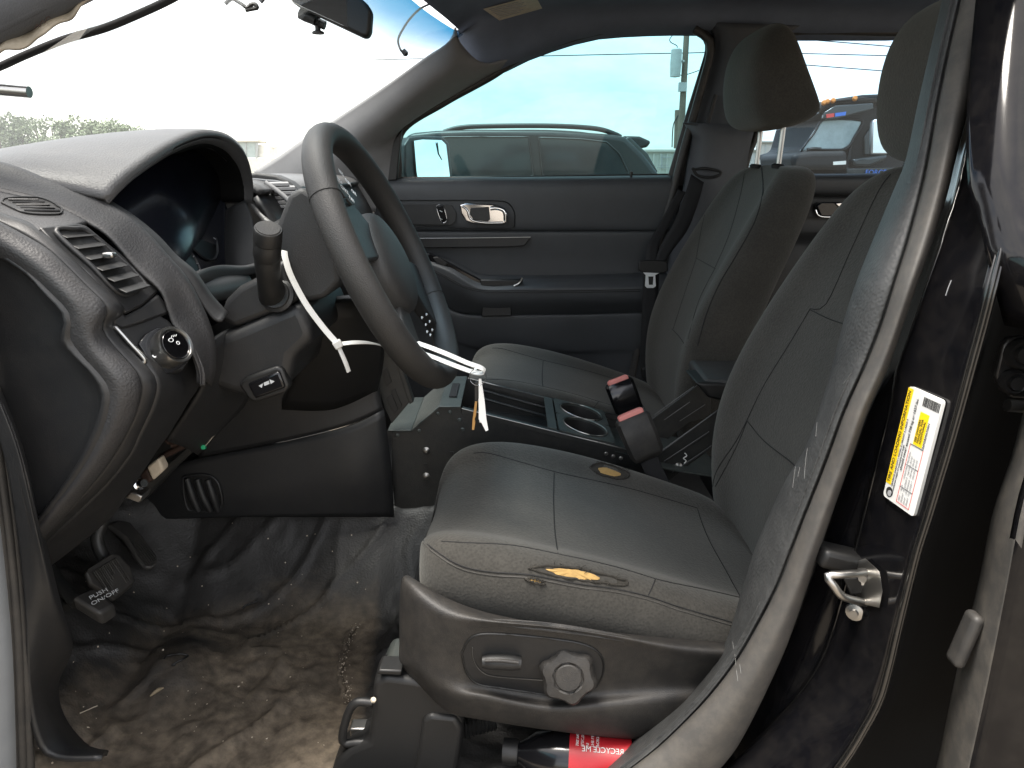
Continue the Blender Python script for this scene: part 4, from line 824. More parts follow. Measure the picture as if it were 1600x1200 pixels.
WC = Vector((-.167, .99, 1.081)); TILT = .423; RW = .174
wu = Vector((-math.sin(TILT), 0, math.cos(TILT))); ww = Vector((.034, 1, 0)).normalized(); wn = ww.cross(wu).normalized()
if wn.x < 0: wn = -wn
wheel = empty('steering_wheel', WC, 'black leather steering wheel with cruise buttons, turned slightly to the right', 'steering wheel')
def WP(r, deg, h=0):
    a = math.radians(deg); return WC + (ww * math.cos(a) + wu * math.sin(a)) * r + wn * h
nr, ns = 96, 16; V = []; Fc = []
for i in range(nr):
    th = 2 * math.pi * i / nr; rad = ww * math.cos(th) + wu * math.sin(th)
    for k in range(ns):
        ph = 2 * math.pi * k / ns; V.append(WC + rad * (RW + .0162 * math.cos(ph)) + wn * (.0188 * math.sin(ph)))
    for k in range(ns): Fc.append((i * ns + k, i * ns + (k + 1) % ns, ((i + 1) % nr) * ns + (k + 1) % ns, ((i + 1) % nr) * ns + k))
mk('rim', V, Fc, M['leather'], wheel, ang=180)
for a in (147, 331):
    rad = ww * math.cos(math.radians(a)) + wu * math.sin(math.radians(a)); c0 = WC + rad * RW
    tube('rim_seam', [c0 + rad * .0164 * math.cos(k * math.pi / 9) + wn * .0190 * math.sin(k * math.pi / 9) for k in range(18)], .0005, M['seam'], wheel, res=5, closed=True, n=36)
ROT = -30
# hub: airbag cover
hubp = [(58, 180), (62, 150), (66, 110), (62, 70), (66, 30), (64, 0), (66, -30), (70, -60), (78, -90), (70, -120), (66, -150)]
def hubring(s, h): return [WP(r * .001 * s, d + ROT, h) for r, d in hubp]
rings = [hubring(1.08, -.045), hubring(1.14, -.02), hubring(1.14, -.002), hubring(1.06, .010), hubring(.7, .016), hubring(.25, .018)]
hub = loft('airbag_cover', rings, M['leather'], wheel, sub=2)
def spoke(a0, a1, r0, r1, h0, h1, m, name='spoke', th=.018):
    pts = [WP(r0, a0 + ROT, h0), WP((r0 + r1) / 2, a0 + ROT, (h0 + h1) / 2 - .002), WP(r1, a0 + ROT + 2, h1), WP(r1, a1 + ROT - 2, h1), WP((r0 + r1) / 2, a1 + ROT, (h0 + h1) / 2 - .002), WP(r0, a1 + ROT, h0)]
    return slab(name, pts, m, wheel, depth=th, bev=.004, seg=3, dirv=-wn)
s1 = spoke(150, 204, .055, .168, .006, -.002, M['dashdark'])
s2 = spoke(-22, 22, .055, .168, .006, -.002, M['dashdark'])
s3 = spoke(258, 282, .06, .168, .000, -.004, M['leather'])
xd = wu * math.cos(math.radians(0)) 
for k, (s_, w_) in enumerate((('RES', 186), ('SET', 176), ('CNCL', 172), ('OFF', 166))):
    pass
for s_, px, py in (('RES', 533, 270), ('SET+', 530, 282), ('CNCL', 539, 297), ('OFF', 550, 312), ('ON', 553, 301), ('RSM', 544, 285)):
    r = rd(px, py); t = (WC + wn * .0048 - CAM).dot(wn) / r.dot(wn); p = CAM + r * t
    text('print', s_, .0085, p, (ww * math.cos(math.radians(ROT)) + wu * math.sin(math.radians(ROT))), (wu * math.cos(math.radians(ROT)) - ww * math.sin(math.radians(ROT))), M['led'], s1, align='CENTER')
for k in range(7):
    px, py = ((660, 497), (667, 492), (666, 508), (672, 503), (668, 519), (676, 516), (673, 524))[k]
    r = rd(px, py); t = (WC + wn * .0085 - CAM).dot(wn) / r.dot(wn); p = CAM + r * t
    tube('symbol', [p - ww * .004, p + wu * .002, p + ww * .004], .0009, M['led'], s2, res=5, n=5)
for px, py, qx, qy in ((526, 278, 532, 292), (534, 294, 544, 308), (545, 309, 554, 319)):
    b0 = []
    for x_, y_ in ((px, py), (qx, qy), (qx - 4, qy + 1), (px - 3, py + 1)):
        r = rd(x_, y_); t = (WC + wn * .0046 - CAM).dot(wn) / r.dot(wn); b0.append(CAM + r * t)
    slab('button', b0, M['valance'], s1, depth=.003, bev=.0005, dirv=-wn)

# ---- cable ties and keys
zt = empty('cable_tie', P(528, 538, .90), 'long white cable tie looped from the steering column, its tail hanging down', 'cable tie')
tube('strap', PL([(444, 392, .90), (446, 405, .893), (455, 432, .885), (478, 475, .88), (506, 513, .88), (528, 538, .88)]), 1, M['white'], zt, res=8, flat=(.0011, .0042), n=40, up=(.6, -.7, .3))
tube('strap', PL([(528, 538, .88), (555, 535, .885), (580, 536, .91), (600, 541, .96)]), 1, M['white'], zt, res=8, flat=(.0011, .0034), n=30, up=(.2, -.5, .8))
tube('tail', PL([(528, 540, .88), (534, 553, .878), (540, 567, .878), (545, 581, .88)]), 1, M['white'], zt, res=8, flat=(.0011, .0030), n=20, up=(.6, -.7, .1))
box('lock_head', P(528, 538, .878), (.011, .007, .010), M['white'], zt, rot=(0, -.5, .2), bev=.0015)
z2 = empty('cable_tie', P(700, 560, .93), 'white cable tie looped over the wheel rim with the keys hanging from it', 'cable tie')
tube('strap', PL([(652, 536, .90), (672, 543, .892), (700, 554, .885), (730, 567, .88), (750, 574, .88), (757, 579, .882), (753, 583, .885), (738, 581, .89), (705, 569, .90), (680, 559, .91), (655, 550, .93)]), 1, M['white'], z2, res=8, flat=(.0012, .0040), n=70, up=(.25, -.55, .8))
tube('strap', PL([(652, 536, .90), (636, 536, .92), (628, 545, .96), (640, 553, .97), (655, 550, .93)]), 1, M['white'], z2, res=8, flat=(.0012, .0040), n=30, up=(.3, -.5, .8))
keys = empty('key_ring', P(747, 590, .885), 'keys and white paper tag on a thin ring under the cable tie', 'keys')
kcn = P(746.5, 589, .885)
tube('ring', [kcn + Vector((.0105 * math.cos(a), .002 * math.sin(a), .0105 * math.sin(a))) for a in [i * math.pi / 8 for i in range(16)]], .0006, M['chrome'], keys, res=6, closed=True, n=40)
slab('paper_tag', PL([(748, 592, .884), (752, 592, .884), (757, 625, .881), (760, 655, .879), (763, 672, .878), (759, 674, .877), (752, 660, .876), (748, 655, .877)]), M['paper'], keys, depth=.0012, bev=0)
slab('paper_tag', PL([(746, 600, .887), (751, 598, .887), (757, 640, .885), (757, 662, .884), (749, 660, .884)]), M['paper'], keys, depth=.0012, bev=0)
slab('key_bow', PL([(741, 598), (747, 596), (748, 622), (745, 628), (741, 626)], .884), M['black'], keys, depth=.004, bev=.001)
slab('key_blade', PL([(742, 627), (746, 627), (744, 650), (742, 655), (743, 660), (741, 672), (737, 672), (738, 655)], .885), M['brass'], keys, depth=.0018, bev=.0004)

# ================================================================== SEATS
SY = 1.005
drv = empty('bucket_seat', (.2, SY, .40), 'worn charcoal cloth driver seat with torn cushion showing yellow foam', 'car seat', 'front seats')
crs = [(-.121, .700, .080, .675), (-.116, .722, .116, .655), (-.100, .742, .152, .635), (-.064, .749, .186, .628), (-.012, .743, .210, .62), (.04, .732, .221, .615), (.12, .714, .224, .60), (.22, .682, .223, .585), (.32, .648, .218, .565), (.40, .618, .209, .55)]
cprof = [(0, -.024), (.33, -.024), (.58, -.020), (.66, -.012), (.80, .0), (.91, -.004), (.98, -.020), (1.01, -.045), (1.0, -.075)]
rings = []
near_w = [.135, .168, .192, .208, .217, .222, .224, .223, .218, .209]       # the corner towards the door is worn less round
for (x, zt, hw, zb), nw in zip(crs, near_w):
    right = [Vector((x, SY + u * hw, max(zt + dz, zb))) for u, dz in cprof] + [Vector((x, SY + .9 * hw, zb - .01))]
    left = [Vector((p.x - (.006 if x < -.09 else 0), SY - (p.y - SY) * nw / hw, p.z)) for p in reversed(right[1:])]
    rings.append(right + [Vector((x, SY, zb - .012))] + left)
cush = loft('cushion', rings, M['fabric'], drv, sub=2)
brs = [(.545, 0.390, 0.198, .10), (.58, 0.370, 0.216, .14), (.66, 0.355, 0.229, .165), (.76, 0.353, 0.236, .17), (.85, 0.371, 0.236, .165), (.94, 0.409, 0.234, .155), (1.03, 0.455, 0.227, .145), (1.11, 0.499, 0.216, .130), (1.165, 0.531, 0.199, .112), (1.195, 0.557, 0.163, .085), (1.206, 0.577, 0.114, .045)]
bprof = [(0, .026), (.38, .024), (.60, .016), (.72, .004), (.86, .0), (.96, .012), (1.0, .045)]
rings = []
for z, xf, hw, t in brs:
    right = [Vector((xf + dx * min(1, t / .1), SY + u * hw, z)) for u, dx in bprof] + [Vector((xf + t * .7, SY + .99 * hw, z)), Vector((xf + t * .95, SY + .85 * hw, z)), Vector((xf + t, SY + .4 * hw, z))]
    left = [Vector((p.x, 2 * SY - p.y, p.z)) for p in reversed(right[1:])]
    rings.append(right + [Vector((xf + t, SY, z))] + left)
backr = loft('backrest', rings, M['fabric'], drv, sub=2)
# headrest, profile (x,z) swept across with rounded ends
hpz = [(.545, 1.208), (.528, 1.245), (.520, 1.30), (.524, 1.36), (.545, 1.405), (.575, 1.418), (.602, 1.40), (.635, 1.33), (.678, 1.25), (.684, 1.228), (.64, 1.206), (.59, 1.200)]
rings = []
hc = Vector((.60, 0, 1.30))
for dy, s in ((-.145, .30), (-.142, .62), (-.130, .86), (-.105, .97), (-.05, 1.0), (0, 1.0), (.05, 1.0), (.105, .97), (.130, .86), (.142, .62), (.145, .30)):
    rings.append([Vector((hc.x + (x - hc.x) * s, SY + dy, hc.z + (z - hc.z) * s)) for x, z in hpz])
headr = loft('headrest', rings, M['fabric'], drv, sub=2)
for dy in (-.075, .075):
    tube('headrest_post', [Vector((.575, SY + dy, 1.17)), Vector((.578, SY + dy, 1.23)), Vector((.582, SY + dy, 1.26))], .0065, M['chrome'], drv, res=12)
    lathe('post_guide', [(.014, 0), (.016, .006), (.012, .010), (.008, .010)], Vector((.576, SY + dy, 1.198)), (.1, 0, 1), M['black'], drv, n=16)
# seams
def seam(name, pts, objs, par, r=.0008, m='seam', lift=.0002): 
    d = drape(pts, objs, lift)
    return tube(name, d, r, M[m], par, res=6, n=max(8, len(d))) if len(d) > 2 else None
for pts in ([(866, 739), (865, 780), (867, 830), (872, 866)], [(690, 846), (727, 848), (800, 852), (873, 866), (930, 878), (977, 890), (1033, 907), (1100, 921), (1157, 934)],
            [(740, 708), (763, 708), (810, 721), (870, 738), (930, 751), (983, 763), (1040, 779), (1090, 794)], [(1090, 796), (1098, 820), (1110, 848), (1130, 884), (1157, 933)],
            [(1013, 930), (1020, 915), (1024, 905)]):
    seam('seam', pts, [cush], cush)
for dy in (0, 5):
    seam('double_stitch', [(650, 822 + dy), (660, 842 + dy), (683, 862 + dy), (720, 884 + dy), (767, 894 + dy), (827, 898 + dy), (900, 912 + dy), (960, 920 + dy), (1013, 932 + dy), (1060, 948 + dy), (1143, 972 + dy)], [cush], cush, r=.0009, m='stitch' if dy else 'seam')
for pts in ([(1392, 272), (1372, 300), (1330, 390), (1291, 475), (1266, 482)], [(1266, 483), (1232, 540), (1195, 600), (1168, 655)], [(1168, 657), (1150, 700), (1118, 760)], [(1266, 484), (1300, 500), (1340, 512)], [(1168, 658), (1195, 690), (1236, 722), (1250, 740)], [(1168, 655), (1150, 690), (1118, 740), (1112, 790)]):
    seam('seam', pts, [backr], backr)
# tears in the cushion: foam bulging through frayed cloth
def tear(outer, inner, name):
    o = drape(outer + outer[:1], [cush], .0006, n=44)
    V = o + [sum(o, Vector()) / len(o)]
    e = mk(name, V, [(i, (i + 1) % len(o), len(o)) for i in range(len(o) - 1)], M['torn'], cush)
    n_ = 40; io = drape(inner + inner[:1], [cush], .0012, n=n_); io = [p + Vector((random.uniform(-1, 1), random.uniform(-1, 1), 0)) * .0009 for p in io]; io[-1] = io[0]
    c = sum(io, Vector()) / len(io); mid = [p.lerp(c, .45) + Vector((0, 0, .0022)) for p in io]
    V = io + mid + [c + Vector((0, 0, .003))]
    fcs = [(i, i + 1, n_ + i + 1, n_ + i) for i in range(n_ - 1)] + [(n_ + i, n_ + i + 1, 2 * n_) for i in range(n_ - 1)]
    f = mk('foam', V, fcs, M['foam'], e, ang=180)
    rim = [p + Vector((random.uniform(-1, 1), random.uniform(-1, 1), random.uniform(0, 1))) * .0012 for p in o[:-1]]
    tube('frayed_edge', rim, .0016, M['torn'], e, res=6, closed=True, n=90)
    for i in range(16):
        a = random.choice(o); tube('loose_thread', [a, a + Vector((random.uniform(-1, 1), random.uniform(-1, 1), .5)) * .004, a + Vector((random.uniform(-1, 1), random.uniform(-1, 1), .3)) * .009], .0005, M['torn'], e, res=4, n=5)
    return e
tear([(826, 889), (850, 885), (880, 886), (905, 889), (935, 897), (978, 908), (977, 915), (940, 911), (900, 906), (866, 900), (845, 894)], [(852, 890), (880, 889), (905, 892), (930, 899), (937, 906), (905, 905), (872, 898)], 'cushion_tear')
tear([(921, 730), (932, 725), (945, 725), (967, 732), (984, 742), (972, 749), (950, 746), (932, 740)], [(934, 732), (945, 731), (958, 735), (970, 741), (962, 745), (946, 742), (937, 738)], 'cushion_tear')
tear([(820, 905), (835, 905), (850, 911), (848, 913), (830, 909)], [(824, 907), (836, 907), (848, 911), (834, 909)], 'cushion_scuff')
# side valance
def row(xs, ys, Ys): return [P(x, y, Y) for x, y, Y in zip(xs, ys, Ys)]
vx = [624, 650, 700, 760, 860, 960, 1060, 1140, 1230]
val = patch('side_valance', [row([640, 660, 702, 762, 860, 960, 1060, 1140, 1230], [900, 912, 936, 957, 976, 987, 997, 1003, 1010], [.83, .815, .795, .79, .79, .79, .79, .79, .79]),
    row([634, 654, 697, 760, 860, 960, 1060, 1140, 1230], [899, 911, 938, 961, 979, 991, 1001, 1007, 1014], [.81, .79, .77, .765, .765, .765, .765, .765, .765]),
    row([627, 648, 690, 750, 860, 960, 1060, 1140, 1230], [909, 926, 954, 967, 979, 993, 1012, 1022, 1030], [.80, .773, .752, .742, .740, .742, .746, .75, .76]),
    row(vx, [950, 962, 984, 987, 994, 1010, 1034, 1048, 1058], [.80, .768, .748, .744, .745, .747, .752, .757, .762]),
    row(vx, [1000, 1020, 1052, 1070, 1083, 1076, 1070, 1072, 1080], [.80, .77, .752, .762, .764, .763, .760, .760, .762]),
    row(vx, [1030, 1050, 1083, 1090, 1108, 1104, 1098, 1096, 1096], [.803, .773, .751, .744, .743, .747, .752, .757, .762]),
    row([632, 662, 700, 760, 860, 960, 1060, 1140, 1230], [1048, 1078, 1110, 1122, 1138, 1149, 1153, 1150, 1150], [.81, .79, .770, .760, .758, .758, .762, .765, .765]),
    row([640, 668, 702, 760, 860, 960, 1060, 1140, 1230], [1052, 1080, 1113, 1126, 1141, 1152, 1156, 1153, 1153], [.83, .81, .80, .79, .79, .79, .79, .79, .79])], M['valance'], drv, nu=70, nv=6, thick=.006)
so = [(722, 1020), (732, 1000), (752, 990), (800, 991), (860, 997), (905, 1004), (932, 1016), (943, 1036), (938, 1062), (918, 1084), (890, 1090), (840, 1083), (780, 1074), (745, 1067), (728, 1048)]
sd_ = drape(so + so[:1], [val], .0008, n=70)
cs = sum(sd_, Vector()) / len(sd_)
spn = mk('switch_panel', sd_ + [cs + Vector((0, -.002, 0))], [(i, i + 1, len(sd_)) for i in range(len(sd_) - 1)], M['dashdark'], val)
tube('panel_groove', sd_, .0014, M['black'], val, res=6, n=90)
tube('panel_line', drape([(738, 1010), (740, 1030), (752, 1048), (775, 1056), (850, 1062)], [val, spn], .0012), .0006, M['stitch'], spn, res=5)
hb_ = drape([(754, 1030), (783, 1030), (814, 1032)], [val, spn], .004, n=8)
tube('seat_switch', hb_, [.0075, .0095, .0098, .0098, .0095, .0075], M['black'], val, res=16, n=14)
tube('switch_ridge', [p + Vector((0, -.008, .003)) for p in drape([(758, 1025), (783, 1025), (810, 1028)], [val, spn], .004, n=8)], .0022, M['valance'], val, res=8)
kc2 = hit(887, 1048, [val, spn], .002); kd = Vector((-.05, -.95, .28)).normalized()
def lob(th, h): return 1 + .10 * max(-.6, math.cos(6 * th + .4)) * (1 if h > .001 else .2)
kb = lathe('lumbar_knob', [(.033, -.004), (.0335, .003), (.033, .012), (.029, .0175), (.0195, .019), (.0185, .0178), (.0175, .0165), (.0, .0165)], kc2, kd, M['valance'], val, n=72, fn=lambda th, h: lob(th, h) if h < .0185 and h > -.01 else 1)
lathe('knob_cap', [(.0165, .016), (.0163, .0185), (.015, .0195), (.0, .0197)], kc2, kd, M['valance'], kb, n=32)
# seat rail cover and bellows
rc_ = empty('seat_rail_cover', P(640, 1150, .80), 'dusty black plastic cover over the seat rail foot, below the seat side', 'rail cover')
slab('cover', PL([(583, 1066), (600, 1057), (640, 1062), (688, 1072), (716, 1105), (724, 1130), (722, 1160), (712, 1205), (695, 1290), (480, 1290), (512, 1225), (524, 1192), (545, 1172), (575, 1160), (580, 1120)], .790), M['black'], rc_, depth=.055, bev=.010, seg=4)
slab('cover_top', PL([(592, 1060), (604, 1034), (612, 1031), (660, 1035), (690, 1062)], .815), M['powdert'], rc_, depth=.05, bev=.006, seg=3)
slab('tab', PL([(588, 1054), (592, 1047), (628, 1048), (626, 1056)], .787), M['black'], rc_, depth=.03, bev=.002)
slab('lower_plate', PL([(660, 1126), (672, 1118), (712, 1122), (722, 1140), (716, 1190), (700, 1260), (640, 1260), (650, 1190)], .784), M['black'], rc_, depth=.02, bev=.006, seg=3)
tube('slot_frame', PL([(582, 1098), (556, 1098), (542, 1120), (536, 1158), (560, 1160), (580, 1160)], .80), .006, M['black'], rc_, res=8)
box('rail', P(566, 1140, .83), (.03, .02, .02), M['steel'], rc_)
lathe('fluff', [(0, .005), (.003, .004), (.004, .001), (.002, -.003), (0, -.004)], P(583, 1094, .786), (.4, -.5, .7), M['beige'], rc_, n=7)
bw = P(712, 1138, .83); bd = (P(775, 1128, .84) - bw)
lathe('bellows', [((.017 if k % 2 else .013) * (1 - .015 * k), bd.length * k / 22) for k in range(23)], bw, bd, M['black'], rc_, n=20)
# passenger seat: same seat, further over
pas = copy_tree(drv, (.012, .74, 0))
pas['label'] = 'clean charcoal cloth passenger seat with its headrest raised on chrome posts'
drop = [o for o in list(pas.children) if o.name.split('.')[0] in ('side_valance',)]
for o in list(pas.children):
    nm = o.name.split('.')[0]
    if nm == 'headrest': o.location.z += .078; o.location.x -= .035
    if nm == 'headrest_post': bpy.data.objects.remove(o); continue
    for ch in list(o.children):
        if nm == 'backrest' and ch.name.split('.')[0] == 'seam': bpy.data.objects.remove(ch); continue
        if ch.name.split('.')[0] in ('cushion_tear', 'cushion_scuff'):
            for g in list(ch.children): bpy.data.objects.remove(g)
            bpy.data.objects.remove(ch)
def rm(o):
    for c_ in list(o.children): rm(c_)
    bpy.data.objects.remove(o)
for o in drop: rm(o)
for dy in (-.075, .075):
    tube('headrest_post', [Vector((.589, SY + .74 + dy, 1.205)), Vector((.592, SY + .74 + dy, 1.30))], .0055, M['satin'], pas, res=12)
bpy.context.view_layer.update()
pb = [o for o in pas.children if o.name.startswith('backrest')][0]
seam('piping', [(1190, 262), (1192, 300), (1180, 345), (1150, 400), (1125, 442), (1104, 490), (1090, 540)], [pb], pb, r=.0014)
for pts in ([(1164, 264), (1158, 300), (1140, 365), (1117, 419)], [(1120, 282), (1100, 340), (1088, 403)], [(1087, 403), (1102, 411), (1118, 420)], [(1088, 404), (1066, 470), (1052, 514)], [(1050, 514), (1062, 527), (1072, 542)], [(1117, 420), (1092, 470), (1075, 530)]):
    seam('seam', pts, [pb], pb)

# ================================================================== CONSOLE
con = empty('equipment_console', (-.05, CY, .40), 'black powder coated equipment console with cup holders between the seats', 'console')
slab('side_plate', PL([(612, 674), (644, 674), (686, 637), (720, 637), (722, 645), (760, 652), (900, 690), (985, 712), (1040, 740), (1040, 860), (618, 812), (612, 740)], 1.305), M['powder'], con, depth=.004, bev=.001)
slab('side_plate', [p + Vector((0, .20, 0)) for p in PL([(612, 674), (644, 674), (686, 637), (720, 637), (722, 645), (760, 652), (900, 690), (985, 712), (1040, 740), (1040, 860), (618, 812), (612, 740)], 1.305)], M['powder'], con, depth=.004, bev=.001)
def top(name, a, b, m, th=.003, dy=.20, out=.004):
    a, b = Vector(a), Vector(b); d = (b - a); n = Vector((d.z, 0, -d.x)).normalized()
    if n.z > 0: n = -n
    return slab(name, [a + Vector((0, -out, 0)), b + Vector((0, -out, 0)), b + Vector((0, dy + out, 0)), a + Vector((0, dy + out, 0))], m, con, depth=th, bev=.001, dirv=n)
p1, p2, p3, p4 = P(606, 671, 1.305), P(643, 671, 1.305), P(686, 634, 1.305), P(720, 634, 1.305)
top('top_plate', p1, p2, M['powdert']); top('top_plate', p2, p3, M['powdert']); pt = top('top_plate', p3, p4, M['powdert'])
vmid = (p3 + p4) / 2
slab('velcro_strip', [p3.lerp(p4, .35) + Vector((0, .05, .0005)), p3.lerp(p4, .72) + Vector((0, .05, .0005)), p3.lerp(p4, .72) + Vector((0, .14, .0005)), p3.lerp(p4, .35) + Vector((0, .14, .0005))], M['velcro'], pt, depth=.003, bev=.001, dirv=(0, 0, 1))
q0, q1 = P(722, 640, 1.305), P(988, 706, 1.305); sl_ = (q1 - q0)
for dy in (0, .20):
    tube('rail', [q0 + Vector((0, dy, 0)), q1 + Vector((0, dy, 0))], 1, M['powder'], con, res=4, flat=(.006, .010), n=4, up=(0, 0, 1))
tube('rail_edge', [q0 + Vector((0, -.008, .005)), q1 + Vector((0, -.008, .005))], .0012, M['satin'], con, res=6, n=6)  # highlight along the rail built as a thin silver bead
tube('rail_edge', [q0 + Vector((.0, .194, .006)), q0 + sl_ * .55 + Vector((0, .194, .006))], .0012, M['satin'], con, res=6, n=6)
for k in range(2): tube('inner_slide', [q0 + Vector((.02, .185 - .02 * k, -.015 - .012 * k)), q0 + sl_ * .55 + Vector((0, .185 - .02 * k, -.015 - .012 * k))], .003, M['powder'], con, res=6, n=6)
slab('tray_floor', [q0 + Vector((0, 0, -.06)), q1 + Vector((0, 0, -.03)), q1 + Vector((0, .2, -.03)), q0 + Vector((0, .2, -.06))], M['powder'], con, depth=.003, bev=0, dirv=(0, 0, -1))
def CT(t, v, h=0): return q0 + sl_ * t + Vector((0, .2 * v, h + .004))
slab('cross_plate', [CT(.50, .02, .003), CT(.555, .02, .003), CT(.555, .98, .003), CT(.50, .98, .003)], M['powdert'], con, depth=.003, bev=.0008, dirv=(0, 0, -1))
# cup holder plate with two real holes
cx0, cx1 = .565, .90
cz = CT(cx0, .5, .002); bm = bmesh.new()
ux = sl_ * (cx1 - cx0); uy = Vector((0, .2, 0)); o0 = CT(cx0, 0, .003)
def holeplate(nh=40):
    V = []; Fc = []
    for hcv in (.27, .73):
        c = (0.5, hcv); v0, v1 = (0, .5) if hcv < .5 else (.5, 1.0)
        L_, W_ = ux.length, .2
        r = .0435
        base = len(V)
        for i in range(nh):
            a = 2 * math.pi * i / nh; ca, sa = math.cos(a), math.sin(a)
            V.append(o0 + ux * (.5 + r * ca / L_) + uy * (hcv + r * sa / W_))
            # point on the rectangle border
            k = min((.5 * L_) / abs(ca) if abs(ca) > 1e-6 else 9, (((v1 - hcv) if sa > 0 else (hcv - v0)) * W_) / abs(sa) if abs(sa) > 1e-6 else 9)
            V.append(o0 + ux * (.5 + k * ca / L_) + uy * (hcv + k * sa / W_))
        for i in range(nh):
            j = (i + 1) % nh; Fc.append((base + 2 * i, base + 2 * i + 1, base + 2 * j + 1, base + 2 * j))
    return V, Fc
V, Fc = holeplate(); cupp = mk('cup_plate', V, Fc, M['powdert'], con, solid=.003, smooth=False)
for hcv in (.27, .73):
    c = o0 + ux * .5 + uy * hcv; nrm = ux.cross(uy).normalized()
    if nrm.z < 0: nrm = -nrm
    lathe('cup_well', [(.044, .004), (.0455, .0035), (.044, .002), (.0425, -.05), (.0, -.05)], c, nrm, M['black'], cupp, n=40, caps=False)
    tube('cup_rim', [c + nrm * .003 + ux.normalized() * .045 * math.cos(a) + Vector((0, 1, 0)) * .045 * math.sin(a) for a in [i * math.pi / 12 for i in range(24)]], .0013, M['satin'], cupp, res=6, closed=True, n=60)
slab('cup_front', [CT(cx0, .0, .0) + Vector((0, -.002, 0)), CT(cx1, 0, 0) + Vector((0, -.002, 0)), CT(cx1, 0, -.045) + Vector((0, -.002, 0)), CT(cx0, 0, -.03) + Vector((0, -.002, 0))], M['powder'], con, depth=.003, bev=.0005)
slab('rear_plate', [CT(.92, .0, -.03), CT(1.55, .0, -.01), CT(1.55, 1, -.01), CT(.92, 1, -.03)], M['powdert'], con, depth=.003, bev=0, dirv=(0, 0, -1))
for px, py, r in ((666, 704, .0075), (666, 744, .0075), (748, 705, .005)): lathe('bolt', [(0, .004), (r * .6, .0035), (r, .001), (r, 0)], P(px, py, 1.304), (0, -1, 0), M['steel'], con, n=18)
for px, py in ((621, 680), (655, 673), (684, 646), (703, 644), (723, 671), (718, 656), (947, 709), (958, 713), (970, 716)): lathe('rivet', [(0, .002), (.0025, .0018), (.004, .0005), (.004, 0)], P(px, py, 1.303), (0, -1, 0), M['steel'] if px > 900 else M['powdert'], con, n=14)
for px, py in ((665, 726), (706, 708)): box('slot', P(px, py, 1.3035), (.007, .002, .006), M['black'], con, bev=0)
# old centre stack brackets beside it
stk = empty('stack_bracket', P(640, 620, 1.33), 'slanted black bracket with cut-outs beside the steering wheel foot', 'bracket')
slab('plate', PL([(578, 560), (600, 545), (622, 562), (642, 626), (612, 662), (602, 640)], 1.30), M['powder'], stk, depth=.004, bev=.001)
slab('plate', PL([(616, 558), (626, 568), (646, 628), (640, 632)], 1.295), M['powder'], stk, depth=.02, bev=.001)
for pts in ([(603, 622), (612, 616), (622, 640), (616, 648)], [(611, 612), (617, 608), (628, 634), (624, 640)], [(596, 580), (604, 574), (612, 596), (604, 604)]): slab('cut_out', PL(pts, 1.297), M['black'], stk, depth=.002, bev=.0005)

# ---- armrest on its bracket
arm = empty('armrest', P(1090, 660, 1.40), 'black padded armrest on slotted metal side plates between the seats', 'armrest')
slab('pad', [PZ(1066, 548, .80), PZ(1096, 541, .80), PZ(1180, 548, .80), PZ(1215, 560, .80), PZ(1190, 598, .80), PZ(1100, 592, .80), PZ(1090, 580, .80)], M['fabric2'], arm, depth=.035, bev=.010, seg=4, dirv=(.05, 0, -1))
slab('pad_base', PL([(1086, 598), (1100, 612), (1106, 622), (1150, 632), (1170, 632), (1175, 600)], 1.36), M['black'], arm, depth=.10, bev=.006, seg=3)
sp1 = PL([(1026, 712), (1112, 648), (1150, 620), (1150, 690), (1112, 700), (1045, 752), (1032, 736)], 1.335)
spl = slab('side_plate', sp1, M['powder'], arm, depth=.004, bev=.001)
slab('side_plate', [p + Vector((-.01, .15, 0)) for p in sp1], M['powder'], arm, depth=.004, bev=.001)
tube('plate_edge', PL([(1028, 708), (1112, 648)], 1.333), .0010, M['bracket'], arm, res=5, n=4)
tube('plate_edge', PL([(1022, 648), (1084, 604)], 1.48), .0010, M['bracket'], arm, res=5, n=4)
for a, b in (((1038, 722), (1108, 676)), ((1050, 740), (1112, 698))):
    tube('plate_slot', PL([a, b], 1.333), 1, M['black'], arm, res=6, flat=(.0025, .002), n=4); tube('plate_edge', PL([(a[0], a[1] - 2), (b[0], b[1] - 2)], 1.331), .0006, M['bracket'], arm, res=5, n=4)
for a, b in (((1038, 656), (1078, 628)), ((1062, 658), (1102, 632))): tube('plate_edge', PL([a, b], 1.478), .0007, M['bracket'], arm, res=5, n=4)
lathe('bolt', [(0, .006), (.004, .006), (.0075, .002), (.0075, 0)], P(1060, 728, 1.334), (0, -1, 0), M['steel'], arm, n=18)
tag(tube('lint', PL([(1070, 708), (1073, 712), (1068, 716), (1072, 720), (1069, 724)], 1.326), .0012, M['white'], res=5), 'scrap of white lint stuck to the armrest bracket', 'lint')

